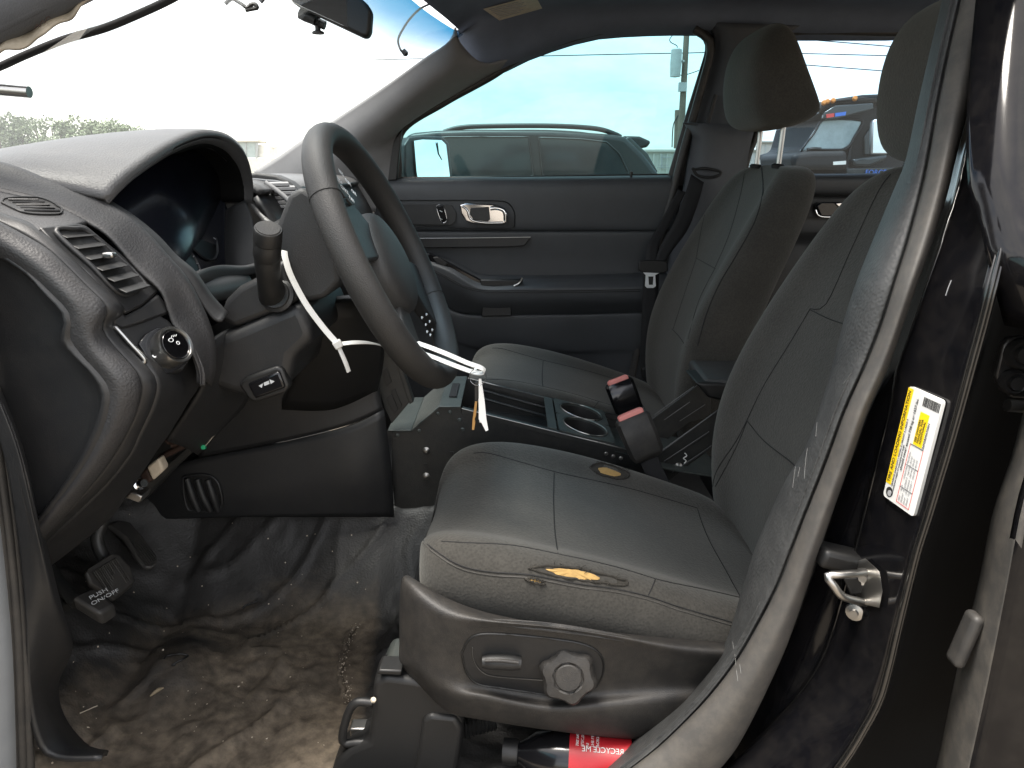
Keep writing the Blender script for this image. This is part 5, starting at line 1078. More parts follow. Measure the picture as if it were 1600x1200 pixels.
# ---- belt buckles
def buckle(name, label, top_c, dwn, wv, m, s=1.0):
    e = empty(name, top_c, label, 'seat belt buckle', 'seat belt buckles'); d = Vector(dwn).normalized(); w_ = Vector(wv); w_ = (w_ - d * w_.dot(d)).normalized(); t_ = d.cross(w_)
    rings = []
    for k, hw, ht in ((0, .0205, .0095), (.004, .0235, .0125), (.03, .0235, .0125), (.052, .0225, .0118), (.060, .019, .009), (.062, .014, .006)):
        c = Vector(top_c) + d * k * s; rg = []
        for sx, sy in ((-1, -.6), (-.8, -1), (.8, -1), (1, -.6), (1, .6), (.8, 1), (-.8, 1), (-1, .6)): rg.append(c + w_ * hw * sx * s + t_ * ht * sy * s)
        rings.append(rg)
    loft('housing', rings, m, e, sub=0, ang=40)
    rr = []
    for k, q in ((.002, 1), (-.004, 1), (-.006, .85)):
        c = Vector(top_c) + d * k * s - 0 * t_
        rr.append([c + w_ * .0175 * sx * q * s + t_ * .0058 * sy * q * s + t_ * 0 for sx, sy in ((-1, -.7), (-.9, -1), (.9, -1), (1, -.7), (1, .7), (.9, 1), (-.9, 1), (-1, .7))])
    loft('release_button', rr, M['red'], e, sub=0, ang=40)
    tube('stalk', [Vector(top_c) + d * .055 * s, Vector(top_c) + d * .09 * s, Vector(top_c) + d * .14 * s + Vector((.008, 0, 0))], 1, M['web'], e, res=8, flat=(.005, .018), n=10, up=t_)
    return e, d, w_, t_
b1, bd1, bw1, bt1 = buckle('seat_belt_buckle', 'grey belt buckle with a faded red button beside the driver cushion', P(986, 650, 1.24), (.42, -.15, -.95), (1, 0, .12), M['valance'], 1.38)
b2, *_ = buckle('seat_belt_buckle', 'glossy black belt buckle with a red button beyond the cup holders', P(966, 596, 1.545), (.38, -.12, -.95), (1, 0, .12), M['gloss'], 1.36)

# ================================================================== PASSENGER BELT
belt = empty('seat_belt', P(1020, 500, 2.0), 'black seat belt with metal tongue hanging by the passenger door pillar', 'seat belt')
patch('webbing', [PL([(1080, 272, 2.02), (1068, 310, 2.0), (1052, 350, 1.98), (1034, 380, 1.97), (1022, 412, 1.96)]), PL([(1100, 285, 2.01), (1090, 320, 1.995), (1074, 360, 1.975), (1052, 390, 1.965), (1036, 414, 1.955)])], M['web'], belt, nu=20, nv=3, thick=.0015)
patch('webbing', [PL([(1060, 296, 2.03), (1030, 350, 2.01), (1012, 384, 1.98), (1010, 412, 1.965)]), PL([(1072, 300, 2.03), (1046, 350, 2.01), (1030, 384, 1.98), (1034, 412, 1.965)])], M['web'], belt, nu=20, nv=3, thick=.0015)
patch('webbing', [PL([(1005, 424, 1.97), (1003, 480, 1.975), (1001, 550, 1.98), (1002, 580, 1.98)]), PL([(1030, 424, 1.965), (1028, 480, 1.97), (1025, 550, 1.975), (1022, 580, 1.975)])], M['web'], belt, nu=20, nv=3, thick=.0015)
slab('tongue_grip', PL([(999, 408), (1007, 407), (1034, 407), (1043, 409), (1044, 424), (1036, 427), (1004, 426), (997, 422)], 1.95), M['black'], belt, depth=.012, bev=.003, seg=3)
tg = slab('tongue', PL([(1004, 425), (1033, 425), (1024, 430), (1025, 447), (1021, 450), (1011, 450), (1008, 447), (1009, 430)], 1.952), M['tongue'], belt, depth=.003, bev=.0006)
slab('tongue_hole', PL([(1013, 432), (1021, 432), (1020, 445), (1014, 445)], 1.9515), M['black'], tg, depth=.002, bev=.0003)
slab('anchor', PL([(1002, 575), (1021, 575), (1020, 592), (1012, 600), (1003, 590)], 1.97), M['black'], belt, depth=.02, bev=.005, seg=3)

# ================================================================== PASSENGER DOOR
pd = empty('hinged_door', (.1, 2.15, .40), 'charcoal passenger door trim with chrome handle and armrest', 'car door')
dx_ = [585, 640, 700, 752, 815, 900, 980, 1060]
def drow(ys, Ys, xs=dx_): return [P(x, y, Y) for x, y, Y in zip(xs, ys if isinstance(ys, (list, tuple)) else [ys] * 8, Ys if isinstance(Ys, (list, tuple)) else [Ys] * 8)]
door_up = patch('upper_trim', [drow([281, 280, 279, 278, 277, 276, 275, 274], 2.155), drow([279, 279, 278, 277, 277, 276, 275, 274], 2.13), drow([286, 286, 285, 285, 284, 283, 282, 281], 2.103), drow(300, 2.095), drow(330, 2.098), drow([356, 357, 358, 358, 358, 358, 358, 358], 2.105), drow(361, 2.125)], M['soft'], pd, nu=40, nv=5, thick=.01)
door_mid = patch('mid_trim', [drow(359, 2.13), drow(362, 2.112), drow(372, 2.110), drow([380, 388, 395, 400, 405, 405, 402, 400], 2.118), drow([385, 392, 408, 432, 434, 432, 430, 428], 2.122)], M['soft'], pd, nu=40, nv=5, thick=.01)
door_arm = patch('armrest', [drow([385, 390, 404, 428, 430, 429, 427, 425], 2.125), drow([388, 394, 410, 437, 437, 436, 434, 432], [2.10, 2.09, 2.08, 2.075, 2.07, 2.07, 2.07, 2.07]), drow([392, 400, 420, 448, 448, 447, 446, 445], [2.07, 2.06, 2.045, 2.04, 2.04, 2.04, 2.04, 2.05]), drow([400, 408, 428, 456, 456, 455, 454, 453], [2.065, 2.055, 2.04, 2.035, 2.035, 2.035, 2.035, 2.045]), drow([420, 430, 450, 474, 474, 473, 472, 470], [2.075, 2.065, 2.05, 2.045, 2.045, 2.045, 2.045, 2.05]), drow([450, 468, 486, 495, 496, 494, 492, 490], [2.11, 2.10, 2.095, 2.09, 2.09, 2.09, 2.09, 2.09])], M['soft'], pd, nu=60, nv=5, thick=.01)
door_low = patch('map_pocket', [drow([432, 462, 486, 494, 494, 493, 491, 488], 2.105, [640, 680, 705, 740, 815, 900, 980, 1060]), drow([430, 460, 484, 492, 492, 491, 489, 486], 2.075, [640, 680, 705, 740, 815, 900, 980, 1060]), drow([440, 470, 492, 500, 500, 499, 497, 494], 2.068, [638, 676, 703, 740, 815, 900, 980, 1060]), drow([480, 510, 530, 540, 545, 545, 540, 530], 2.085, [630, 680, 715, 745, 815, 900, 980, 1060]), drow([520, 545, 552, 556, 560, 562, 562, 560], 2.10, [620, 690, 730, 760, 815, 900, 980, 1060]), drow([640, 640, 640, 640, 640, 640, 640, 640], 2.12, [620, 690, 730, 760, 815, 900, 980, 1060])], M['soft'], pd, nu=50, nv=5, thick=.01)
mk('door_core', [P(570, 290, 2.16), P(1120, 290, 2.16), P(1100, 800, 2.16), P(560, 800, 2.16)], [(0, 1, 2, 3)], M['black'], pd, solid=.03)
# recessed insert, handle, switches
ins = drape([(600, 313), (700, 313), (780, 314), (797, 320), (804, 334), (803, 350), (797, 357), (700, 355), (600, 352)], [door_up], .0012, n=60)
tube('insert_line', ins, .0016, M['black'], pd, res=6, n=60)
ins2 = drape([(600, 319), (690, 319), (706, 321), (713, 332), (712, 346), (704, 352), (600, 350)], [door_up], .0012, n=50)
ip = slab('insert', [p for p in PL([(596, 319), (690, 319), (706, 321), (713, 332), (712, 346), (704, 352), (596, 350)], 2.094)], M['dashdark'], pd, depth=.01, bev=.001)
hd = slab('handle_bowl', PL([(718, 320), (728, 317), (770, 319), (784, 322), (792, 332), (793, 346), (789, 350), (740, 350), (728, 346), (720, 334)], 2.090), M['chrome'], pd, depth=.012, bev=.004, seg=4)
slab('handle_recess', PL([(735, 325), (764, 323), (766, 343), (762, 346), (740, 344), (734, 335)], 2.088), M['dashdark'], hd, depth=.006, bev=.002)
tube('handle_lever', PL([(766, 326), (776, 325), (788, 330), (790, 346)], 2.083), .006, M['chrome'], hd, res=10, n=12)
tube('handle_lever', PL([(722, 322), (730, 328), (736, 343), (756, 348), (786, 348)], 2.085), .0035, M['chrome'], hd, res=8, n=20)
ls = slab('lock_switch', PL([(682, 323), (692, 322), (698, 342), (697, 346), (690, 347)], 2.088), M['gloss'], pd, depth=.008, bev=.001)
tube('switch_rim', PL([(682, 323), (692, 322), (698, 342), (697, 346), (690, 347)], 2.087), .0012, M['chrome'], ls, res=6, closed=True, n=30)
for y in (329, 341): tube('symbol', PL([(687, y), (691, y + 2)], 2.086), .0012, M['led'], ls, res=5, n=3)
slab('trim_strip', PL([(600, 373), (829, 371), (820, 384), (800, 386), (600, 388)], 2.100), M['dashdark'], pd, depth=.012, bev=.002)
tube('strip_highlight', PL([(600, 373), (720, 372), (829, 370.5)], 2.0985), .0012, M['satin'], pd, res=6, n=10)  # the strip's highlight is modelled in as a silver bead
sws = slab('window_switch_panel', PL([(660, 396), (672, 396), (700, 410), (752, 438), (750, 447), (730, 446), (690, 425), (658, 405)], 2.055), M['gloss'], pd, depth=.02, bev=.003)
slab('window_switch', PL([(676, 402), (684, 401), (700, 412), (694, 417), (680, 409)], 2.05), M['black'], sws, depth=.008, bev=.002)
slab('grab_cup', PL([(750, 437), (812, 437), (817, 440), (806, 448), (752, 448)], 2.045), M['black'], pd, depth=.02, bev=.003)
tube('grab_cup_end', PL([(803, 447), (812, 442), (816, 434)], 2.042), .003, M['satin'], pd, res=8, n=8)
for dy in (0, 3): tube('stitch_line', drape([(640, 402 + dy), (690, 428 + dy), (740, 451 + dy), (815, 454 + dy), (900, 454 + dy), (1000, 452 + dy)], [door_arm], .0006), .0009, M['seam'], door_arm, res=5, n=40)
slab('pull_handle_box', PL([(754, 474), (798, 472), (800, 494), (752, 495)], 2.055), M['dashdark'], pd, depth=.03, bev=.003)
slab('speaker_grille', PL([(694, 512), (700, 510), (714, 536), (706, 548), (690, 548)], 2.06), M['velcro'], pd, depth=.01, bev=.003)
lathe('lock_pin', [(0, .024), (.004, .023), (.0045, .018), (.003, .008), (.003, .004), (.009, .003), (.010, 0)], P(986, 281, 2.12), (0, 0, 1), M['black'], pd, n=14)
fpath = PL([(616, 290), (622, 270), (627, 205), (693, 160), (767, 119), (823, 83), (900, 57), (950, 46), (1000, 42), (1070, 41), (1092, 46), (1106, 62), (1108, 80), (1098, 115), (1078, 180), (1050, 275)], 2.14)
tube('window_frame', fpath, 1, M['rubber'], pd, res=8, flat=(.012, .012), n=90, up=(0, 1, 0))
slab('sail_panel', PL([(572, 285), (592, 245), (628, 202), (624, 240), (620, 282)], 2.11), M['black'], pd, depth=.02, bev=.004, seg=3)
tube('window_seal', PL([(622, 279), (800, 277.5), (1050, 273.5)], 2.15), .005, M['rubber'], pd, res=6, n=10)
gl = PL([(612, 300), (622, 270), (627, 203), (693, 160), (767, 119), (823, 83), (900, 57), (950, 45), (1000, 41), (1070, 40), (1095, 46), (1108, 66), (1108, 84), (1078, 180), (1040, 300)], 2.165)
mk('window_glass', gl, [tuple(range(len(gl)))], M['sideglass'], pd, smooth=False)

# far rear door
rd2 = empty('hinged_door', (1.0, 2.15, .40), 'dark rear passenger door trim seen between the two front seats', 'car door')
rx = [1070, 1180, 1300, 1380, 1460, 1560, 1700, 1900]
patch('upper_trim', [drow([273] * 8, 2.155, rx), drow([272, 272, 272, 271, 271, 270, 269, 268], 2.125, rx), drow([280] * 8, 2.10, rx), drow([300] * 8, 2.105, rx), drow([306] * 8, 2.13, rx)], M['soft'], rd2, nu=20, nv=5, thick=.01)
patch('lower_trim', [drow([304] * 8, 2.135, rx), drow([360] * 8, 2.13, rx), drow([420] * 8, 2.10, rx), drow([700] * 8, 2.12, rx)], M['black'], rd2, nu=20, nv=4, thick=.01)
hr = slab('handle_bowl', PL([(1276, 322), (1284, 316), (1322, 316), (1330, 322), (1330, 338), (1284, 340)], 2.11), M['gloss'], rd2, depth=.01, bev=.003, seg=3)
tube('handle_lever', PL([(1274, 328), (1278, 336), (1290, 339), (1330, 338)], 2.10), .0032, M['chrome'], hr, res=8, n=16)
slab('handle_plate', PL([(1306, 318), (1326, 316), (1326, 330), (1312, 324)], 2.103), M['chrome'], hr, depth=.004, bev=.001)
rg = PL([(1155, 300), (1168, 245), (1182, 205), (1215, 110), (1222, 66), (1250, 45), (1500, 48), (1560, 120), (1580, 290)], 2.16)
mk('window_glass', rg, [tuple(range(len(rg)))], M['rearglass'], rd2, smooth=False)
patch('quarter_trim', [PL([(1560, 40), (1600, 290)], 2.13), PL([(1900, 40), (1900, 290)], 2.13)], M['pillardk'], rd2, nu=6, nv=2, thick=.02)
tube('window_frame', PL([(1158, 290), (1168, 245), (1182, 208), (1212, 112), (1221, 66), (1250, 49), (1400, 51), (1600, 50)], 2.13), .010, M['rubber'], rd2, res=8, n=50)

# ---- side mirror outside the passenger window
sm_ = empty('side_mirror', P(640, 260, 2.4), 'black passenger side mirror reflecting cloudy sky, outside the window', 'mirror')
slab('housing_arm', PL([(600, 262), (632, 250), (636, 290), (600, 300)], 2.26), M['black'], sm_, depth=.08, bev=.008)
M['mirror'] = mat('mirror glass', (.82, .86, .86), .01, metal=1, var=.01, rvar=0)
MX = []
def mirror_face(o_pts, c, aim):
    """planar glass through c whose reflection of the camera's sight goes along aim"""
    d = (c - CAM).normalized(); n = (Vector(aim).normalized() - d).normalized(); r = []
    for px, py in o_pts:
        q = rd(px, py); r.append(CAM + q * ((c - CAM).dot(n) / q.dot(n)))
    return r, n
mf, mn_ = mirror_face([(647, 220), (660, 218), (690, 219), (697, 226), (703, 276), (702, 292), (655, 292), (651, 268)], P(676, 250, 2.30), (.90, .38, .10))
hf, _ = mirror_face([(634, 226), (642, 214), (660, 212), (694, 213), (703, 223), (709, 276), (708, 298), (640, 298), (634, 270)], P(676, 250, 2.305), (.90, .38, .10))
slab('housing', [p - mn_ * .003 for p in hf], M['black'], sm_, depth=.10, bev=.006, seg=3, dirv=(-mn_ * .8 + Vector((-.3, .3, 0))).normalized())
slab('mirror_glass', mf, M['mirror'], sm_, depth=.002, bev=0, dirv=-mn_)
sp_, _ = mirror_face([(684, 222), (694, 222), (699, 248), (691, 250), (686, 240)], P(676, 250, 2.296), (.90, .40, .04))
slab('spot_mirror', sp_, M['mirror'], sm_, depth=.002, bev=.0005, dirv=-mn_)

# ---- inside mirror, cable, spotlight rod
im = empty('interior_mirror', P(520, 10, 1.42), 'dark rear view mirror with a small camera mount at the top of the windscreen', 'mirror')
slab('housing', PL([(440, -24), (456, 4), (470, 12), (565, 57), (574, 58), (578, 48), (580, 16), (572, 4), (552, -14), (470, -50)], 1.40), M['black'], im, depth=.03, bev=.006, seg=3)
mi, mn2 = mirror_face([(450, -14), (458, 3), (470, 9), (566, 53), (572, 54), (575, 46), (577, 18), (570, 6), (550, -10), (475, -40)], P(530, 10, 1.392), (.80, -.5, .16))
slab('mirror_glass', mi, M['mirror'], im, depth=.003, bev=0, dirv=-mn2)
tube('camera_arm', PL([(474, 24), (490, 32), (508, 40)], 1.44), .008, M['black'], im, res=10, n=10)
lathe('camera_mount', [(.0, .028), (.006, .028), (.006, .020), (.010, .018), (.010, .012), (.005, .010), (.005, .003), (.011, .0), (.011, -.003), (0, -.003)], P(497, 50, 1.44), (0, 0, 1), M['black'], im, n=16)
lathe('camera_pod', [(0, .02), (.009, .018), (.010, 0), (.009, -.012), (0, -.014)], P(478, 25, 1.43), (1, 0, -.4), M['black'], im, n=16)
tag(tube('loose_cable', PL([(-40, 118), (0, 104), (40, 86), (100, 62), (160, 45), (210, 25), (270, -3), (330, -40)], .86), .0042, M['velcro'], res=10, n=60), 'black cable drooping across the top of the windscreen from the near pillar', 'cable')
tw = empty('trailing_wire', P(640, 30, 1.9), 'thin black wire dangling in the far top corner of the windscreen', 'wire')
tube('wire', PL([(672, 6, 1.93), (656, 14, 1.91), (640, 30, 1.90), (627, 50, 1.88), (622, 64, 1.87), (626, 78, 1.87), (633, 85, 1.87)]), .0026, M['velcro'], tw, res=8, n=40)
lathe('plug', [(0, .0), (.006, .001), (.007, .012), (.003, .016), (0, .016)], P(629, 78, 1.87), (.6, 0, -.7), M['black'], tw, n=10)
tag(tube('spotlight_rod', PL([(-60, 135), (0, 140), (46, 144)], .80), .0058, M['satin'], res=14, n=6), 'short bare metal spotlight rod poking in at the left edge', 'rod')
cl_ = empty('sensor_bracket', P(385, 6, 1.2), 'small grey plastic bracket and clips hanging at the top of the windscreen', 'bracket')
tube('clip', PL([(352, 6), (362, -2), (372, 3), (380, 8), (386, 12), (396, 6), (402, 12)], 1.2), .003, M['valance'], cl_, res=6, n=24)
tube('clip', PL([(384, 16), (394, 14), (402, 12), (398, 6), (390, 8)], 1.2), .003, M['valance'], cl_, res=6, n=20)
slab('tab', PL([(398, -6), (418, -8), (408, 5)], 1.2), M['pillardk'], cl_, depth=.006, bev=.001)
# warning sticker on the header
st_ = empty('warning_sticker', P(800, 10, 1.9), 'pale printed warning sticker on the headliner above the passenger', 'sticker')
sq = [hit(x, y, [hl], .0015) for x, y in ((755, 13), (836, -8), (847, 12), (780, 31))]
if all(sq):
    sh = mk('sheet', sq, [(0, 1, 2, 3)], M['beige'], st_, solid=.001, smooth=False)
    for k in range(7):
        t = .12 + k * .115; a = sq[0].lerp(sq[3], t).lerp(sq[1].lerp(sq[2], t), .08); b = sq[0].lerp(sq[3], t).lerp(sq[1].lerp(sq[2], t), .55 + .35 * random.random())
        tube('print_line', [a + Vector((0, -.001, -.0008)), b + Vector((0, -.001, -.0008))], .0010, M['grayink'], sh, res=4, n=3)

# ---- bottle under the seat
bc_ = PZ(925, 1186, .452)
bt = empty('drink_bottle', bc_, 'dark bottle with a red label lying under the driver seat', 'bottle')
bax = Vector((-1, .12, 0)).normalized()
lathe('body', [(0, -.10), (.030, -.10), (.034, -.09), (.034, .045), (.028, .075), (.014, .095), (.013, .105), (0, .105)], bc_, bax, M['gloss'], bt, n=36)
lathe('label', [(.0335, -.050), (.0346, -.050), (.0346, .030), (.0335, .030)], bc_, bax, M['redlab'], bt, n=40)
lathe('cap', [(.0155, .098), (.0165, .100), (.0165, .118), (.0, .118)], bc_, bax, M['black'], bt, n=30)
bu = Vector((0, -.62, .78)); bu = (bu - bax * bu.dot(bax)).normalized(); bv = bu.cross(bax)
text('print', 'RECYCLE ME', .0095, bc_ + bu * .0352 - bax * .040 - bv * .006 * (1 if bv.z < 0 else -1), bax, -bv if bv.z < 0 else bv, M['paper'], bt)
bu2 = (Vector((0, -.30, .95)) - bax * Vector((0, -.30, .95)).dot(bax)).normalized(); bv2 = bu2.cross(bax)
for k, s_ in enumerate(('50% MORE', 'ELECTROLYTES', 'VS', 'THE LEADING', 'SPORTS DRINK')):
    text('print', s_, .0052, bc_ + bu2 * .0350 + bax * (.020 - .0065 * k) - (bv2 if bv2.y < 0 else -bv2) * -.004, (-bv2 if bv2.y < 0 else bv2), bax * -1, M['paper'], bt)

# ================================================================== OUTSIDE THE WINDOWS
M['suv'] = mat('dusty black car paint', (.010, .011, .011), .4, spec=.4, dust=.04)
M['suvglass'] = mat('privacy glass', (.02, .025, .026), .08, var=.1)
M['tyre'] = mat('tyre rubber', (.018, .018, .018), .8)
M['alloy'] = mat('silver alloy', (.45, .45, .46), .35, metal=1)
M['tan'] = mat('weathered pale steel', (.50, .49, .44), .7, var=.06)
M['cream'] = mat('beige wall', (.55, .50, .43), .8, var=.05, vscale=1)
M['wood'] = mat('grey pole wood', (.13, .11, .085), .9, var=.25, vscale=3)
M['galv'] = mat('galvanised tank', (.36, .38, .38), .5, metal=.4)
M['offwhite'] = mat('faded white paint', (.72, .70, .64), .5)
M['machine'] = mat('faded cream paint', (.62, .60, .52), .5)
M['paleglass'] = mat('pale cab glass', (.35, .42, .41), .1)
M['orange'] = mat('orange marker lamp', (.55, .20, .03), .3)
M['blue'] = mat('blue lettering', (.05, .16, .55), .5)
M['truckp'] = mat('sun-bleached black paint', (.014, .0135, .0135), .6, spec=.25, dust=.04)
M['bark'] = mat('bark', (.09, .07, .05), .95, var=.3)
def leaf_mat(name, a, b):
    m = bpy.data.materials.new(name); m.use_nodes = True; t = m.node_tree; bs = t.nodes['Principled BSDF']; N = t.nodes.new; L = t.links.new
    oi = N("ShaderNodeNewGeometry"); n = N("ShaderNodeTexNoise"); n.inputs['Scale'].default_value = .6; n.inputs['Detail'].default_value = 4; L(oi.outputs['Position'], n.inputs['Vector'])
    r = N("ShaderNodeValToRGB"); r.color_ramp.elements[0].position = .35; r.color_ramp.elements[0].color = (*a, 1); r.color_ramp.elements[1].position = .65; r.color_ramp.elements[1].color = (*b, 1); L(n.outputs['Fac'], r.inputs[0]); L(r.outputs[0], bs.inputs['Base Color'])
    bs.inputs['Roughness'].default_value = .6
    return m
M['leaf'] = leaf_mat('foliage', (.08, .12, .05), (.12, .16, .08))
E2 = lambda pts, Y: PL(pts, Y)
# neighbouring vehicle
YS = 9.0
suv = empty('parked_suv', P(800, 300, YS + .9) * 1, 'dusty black sport utility vehicle parked beyond the passenger window, with roof rails', 'suv')
suv.location.z = GZ
prof = PL([(596, 252), (640, 208), (680, 204), (740, 202), (860, 203), (960, 210), (978, 214), (1005, 240), (1030, 272), (1040, 300)], YS)
nb = len(prof)
zb_ = GZ + .35
low = [Vector((prof[-1].x + .05, YS, zb_)), Vector((prof[0].x - 1.7, YS, zb_)), Vector((prof[0].x - 1.75, YS, .75)), Vector((prof[0].x - 1.5, YS, .98)), Vector((prof[0].x - .3, YS, 1.06))]
slab('body', prof + low, M['suv'], suv, depth=1.85, bev=.06, seg=3)
for pts in ([(652, 218), (700, 214), (826, 214), (834, 276), (640, 277)], [(842, 215), (905, 217), (948, 222), (968, 240), (984, 274), (848, 276)]):
    slab('side_window', PL(pts, YS - .015), M['suvglass'], suv, depth=.05, bev=.005)
    tube('window_trim', poly(PL(pts, YS - .02) + PL(pts[:1], YS - .02), 60)[:-1], .012, M['black'], suv, res=6, closed=True, n=0)
slab('rear_window', PL([(976, 216), (984, 214), (1012, 240), (1028, 268), (1022, 272)], YS + .1), M['suvglass'], suv, depth=1.6, bev=.01)
sp0 = PL([(974, 212), (1000, 213), (1018, 221), (1012, 230), (996, 233), (985, 222)], YS + .15)
slab('spoiler', sp0, M['suv'], suv, depth=1.5, bev=.03, seg=3)
for dy in (.1, 1.6): tube('roof_rail', [p + Vector((0, dy, 0)) for p in PL([(692, 206), (716, 199), (760, 196.5), (860, 196), (930, 200), (960, 208), (972, 214)], YS)], .03, M['suv'], suv, res=8, n=40)
tube('body_crease', PL([(600, 296), (800, 290), (1036, 288)], YS - .01), .02, M['suv'], suv, res=6, n=10)
for wx in (prof[0].x - .9, prof[-1].x - .85):
    for dy in (.12, 1.73):
        wh = lathe('wheel', [(.0, -.1), (.30, -.1), (.36, -.07), (.36, .07), (.30, .1), (0, .1)], Vector((wx, YS + dy - .13, GZ + .36)), (0, -1, 0), M['tyre'], suv, n=28)
        lathe('rim', [(0, .115), (.08, .11), (.22, .105), (.23, .09)], Vector((wx, YS + dy - .13, GZ + .36)), (0, -1, 0), M['alloy'], wh, n=20)
# utility pole with transformer
YP = 24
pole = empty('utility_pole', P(1062, 300, YP), 'weathered wooden utility pole carrying a grey transformer', 'utility pole'); pole.location.z = GZ
pt_, pb_ = P(1073, 50, YP), P(1061, 262, YP); pdn = (pb_ - pt_) * ((pt_.z - GZ) / (pt_.z - pb_.z))
tube('post', [pt_, pt_ + pdn], [.085, .12], M['wood'], pole, res=12, n=8)
lathe('transformer', [(0, .42), (.10, .42), (.16, .38), (.17, 0), (.15, -.38), (0, -.40)], P(1056, 99, YP - .2), (0, 0, 1), M['galv'], pole, n=20)
tube('bushing', [P(1057, 86, YP - .2), P(1057, 79, YP - .2)], .04, M['galv'], pole, res=8, n=4)
tube('bracket', [P(1066, 96, YP - .1), P(1072, 96, YP)], .04, M['galv'], pole, res=8, n=4)
box('junction', P(1066, 136, YP - .1), (.22, .15, .26), M['galv'], pole)
tube('lead', PL([(1056, 79), (1058, 72), (1048, 66), (1047, 60), (1056, 52), (1072, 50)], YP), .014, M['black'], pole, res=5, n=30)
tube('lead', PL([(1052, 110), (1062, 117), (1074, 116), (1092, 110)], YP), .014, M['black'], pole, res=5, n=20)
p2_ = empty('stub_pole', P(1058, 300, YP + 3), 'shorter wooden stub pole beside the utility pole', 'utility pole'); p2_.location.z = GZ
a_, b_ = P(1059, 172, YP + 3), P(1056, 262, YP + 3); tube('post', [a_, a_ + (b_ - a_) * ((a_.z - GZ) / (a_.z - b_.z))], .10, M['wood'], p2_, res=10, n=6)
tube('step_wire', PL([(1060, 180), (1052, 196), (1050, 230)], YP + 2.9), .02, M['black'], p2_, res=5, n=12)
for lab_, pts in (('thin overhead wire crossing the sky in the passenger window', [(560, 94), (820, 88), (1060, 83), (1180, 82), (1500, 90)]), ('upper overhead wire in the rear door window', [(1150, 52), (1240, 60), (1385, 72), (1520, 84)]), ('lower overhead wire in the rear door window', [(1150, 92), (1240, 100), (1370, 110), (1520, 122)])):
    tag(tube('power_line', PL(pts, 26), .016, M['black'], res=5, n=30), lab_, 'power line', 'overhead wires')
# container and far buildings
ct = empty('shipping_container', P(1010, 300, 19), 'pale weathered shipping container behind the parked vehicle', 'container'); ct.location.z = GZ
c0, c1 = P(985, 232, 19), P(1130, 229, 19); zt_ = c0.z
slab('wall', [Vector((c0.x, 19, GZ)), Vector((c1.x, 19, GZ)), Vector((c1.x, 19, zt_)), Vector((c0.x, 19, zt_))], M['tan'], ct, depth=2.4, bev=.03)
for k in range(14):
    x = c0.x + .08 + k * .17; tube('rib', [Vector((x, 18.98, GZ + .1)), Vector((x, 18.98, zt_ - .12))], .03, M['tan'], ct, res=4, n=3)
tube('top_rail', [Vector((c0.x, 18.96, zt_ - .05)), Vector((c1.x, 18.96, zt_ - .05))], .05, M['tan'], ct, res=6, n=4)
for a, b in (((1032, 246), (1048, 246)), ((1034, 240), (1034, 262)), ((1026, 262), (1046, 262)), ((1028, 258), (1044, 258))): tube('marking', PL([a, b], 18.93), .012, M['grayink'], ct, res=4, n=3)
wb = empty('warehouse', P(1220, 300, 34), 'low beige flat-roofed warehouse beyond the headrest posts', 'building'); wb.location.z = GZ
def bld(par, x0, x1, ytop, Y, m, dep):
    a, b = P(x0, ytop, Y), P(x1, ytop, Y)
    slab('wall', [Vector((a.x, Y, GZ)), Vector((b.x, Y, GZ)), Vector((b.x, Y, a.z)), Vector((a.x, Y, a.z))], m, par, depth=dep, bev=.02)
    tube('parapet', [Vector((a.x, Y - .05, a.z)), Vector((b.x, Y - .05, a.z))], .09, M['tan'], par, res=6, n=4)
    for k in range(1, 8): x = a.x + (b.x - a.x) * k / 8; tube('panel_joint', [Vector((x, Y - .01, GZ)), Vector((x, Y - .01, a.z))], .03, M['tan'], par, res=4, n=3)
bld(wb, 1184, 1290, 221, 34, M['cream'], 10)
wb2 = empty('warehouse', P(1150, 300, 30), 'lower pale shed to the left of the beige warehouse', 'building'); wb2.location.z = GZ
bld(wb2, 1130, 1183, 234, 30, M['tan'], 8)
# lorry cab
YT = 13.0
tk = empty('lorry', P(1340, 300, YT + 1), 'black lorry cab with orange roof lamps and dark visor, beyond the rear door window', 'lorry'); tk.location.z = GZ
def tx(l): return [(1200 + a / 6.667, 130 + b / 6.667) for a, b in l]
slab('cab', PL(tx([(570, 380), (700, 340), (1100, 200), (1900, 200), (1900, 1100), (500, 1100), (440, 960), (330, 730), (480, 690)]), YT + .12), M['truckp'], tk, depth=2.3, bev=.08, seg=3)
rf = slab('roof_cap', PL(tx([(475, 305), (560, 205), (700, 162), (1000, 118), (1150, 112), (1900, 100), (1900, 260), (1100, 205), (720, 222), (560, 300)]), YT - .05), M['truckp'], tk, depth=2.3, bev=.06, seg=3)
for cx, cy in ((585, 200), (620, 188), (680, 178), (908, 156)): lathe('marker_lamp', [(0, .03), (.03, .025), (.042, 0), (.042, -.03)], P(1200 + cx / 6.667, 130 + cy / 6.667, YT - .08), (-.2, -1, .3), M['orange'], rf, n=14)
vz = slab('sun_visor', PL(tx([(575, 372), (590, 300), (700, 232), (1100, 205), (1105, 270), (920, 318), (730, 370), (640, 380)]), YT - .12), M['suvglass'], tk, depth=.1, bev=.02)
slab('visor_decal', PL(tx([(608, 322), (690, 312), (690, 350), (610, 362)]), YT - .14), M['redink'], vz, depth=.01, bev=0)
slab('visor_decal', PL(tx([(700, 312), (815, 296), (808, 334), (700, 348)]), YT - .14), M['blue'], vz, depth=.01, bev=0)
ws = slab('windscreen', PL(tx([(568, 385), (770, 372), (985, 396), (900, 560), (850, 650), (770, 692), (470, 692), (345, 708), (480, 520)]), YT + .05), M['paleglass'], tk, depth=.1, bev=.02)
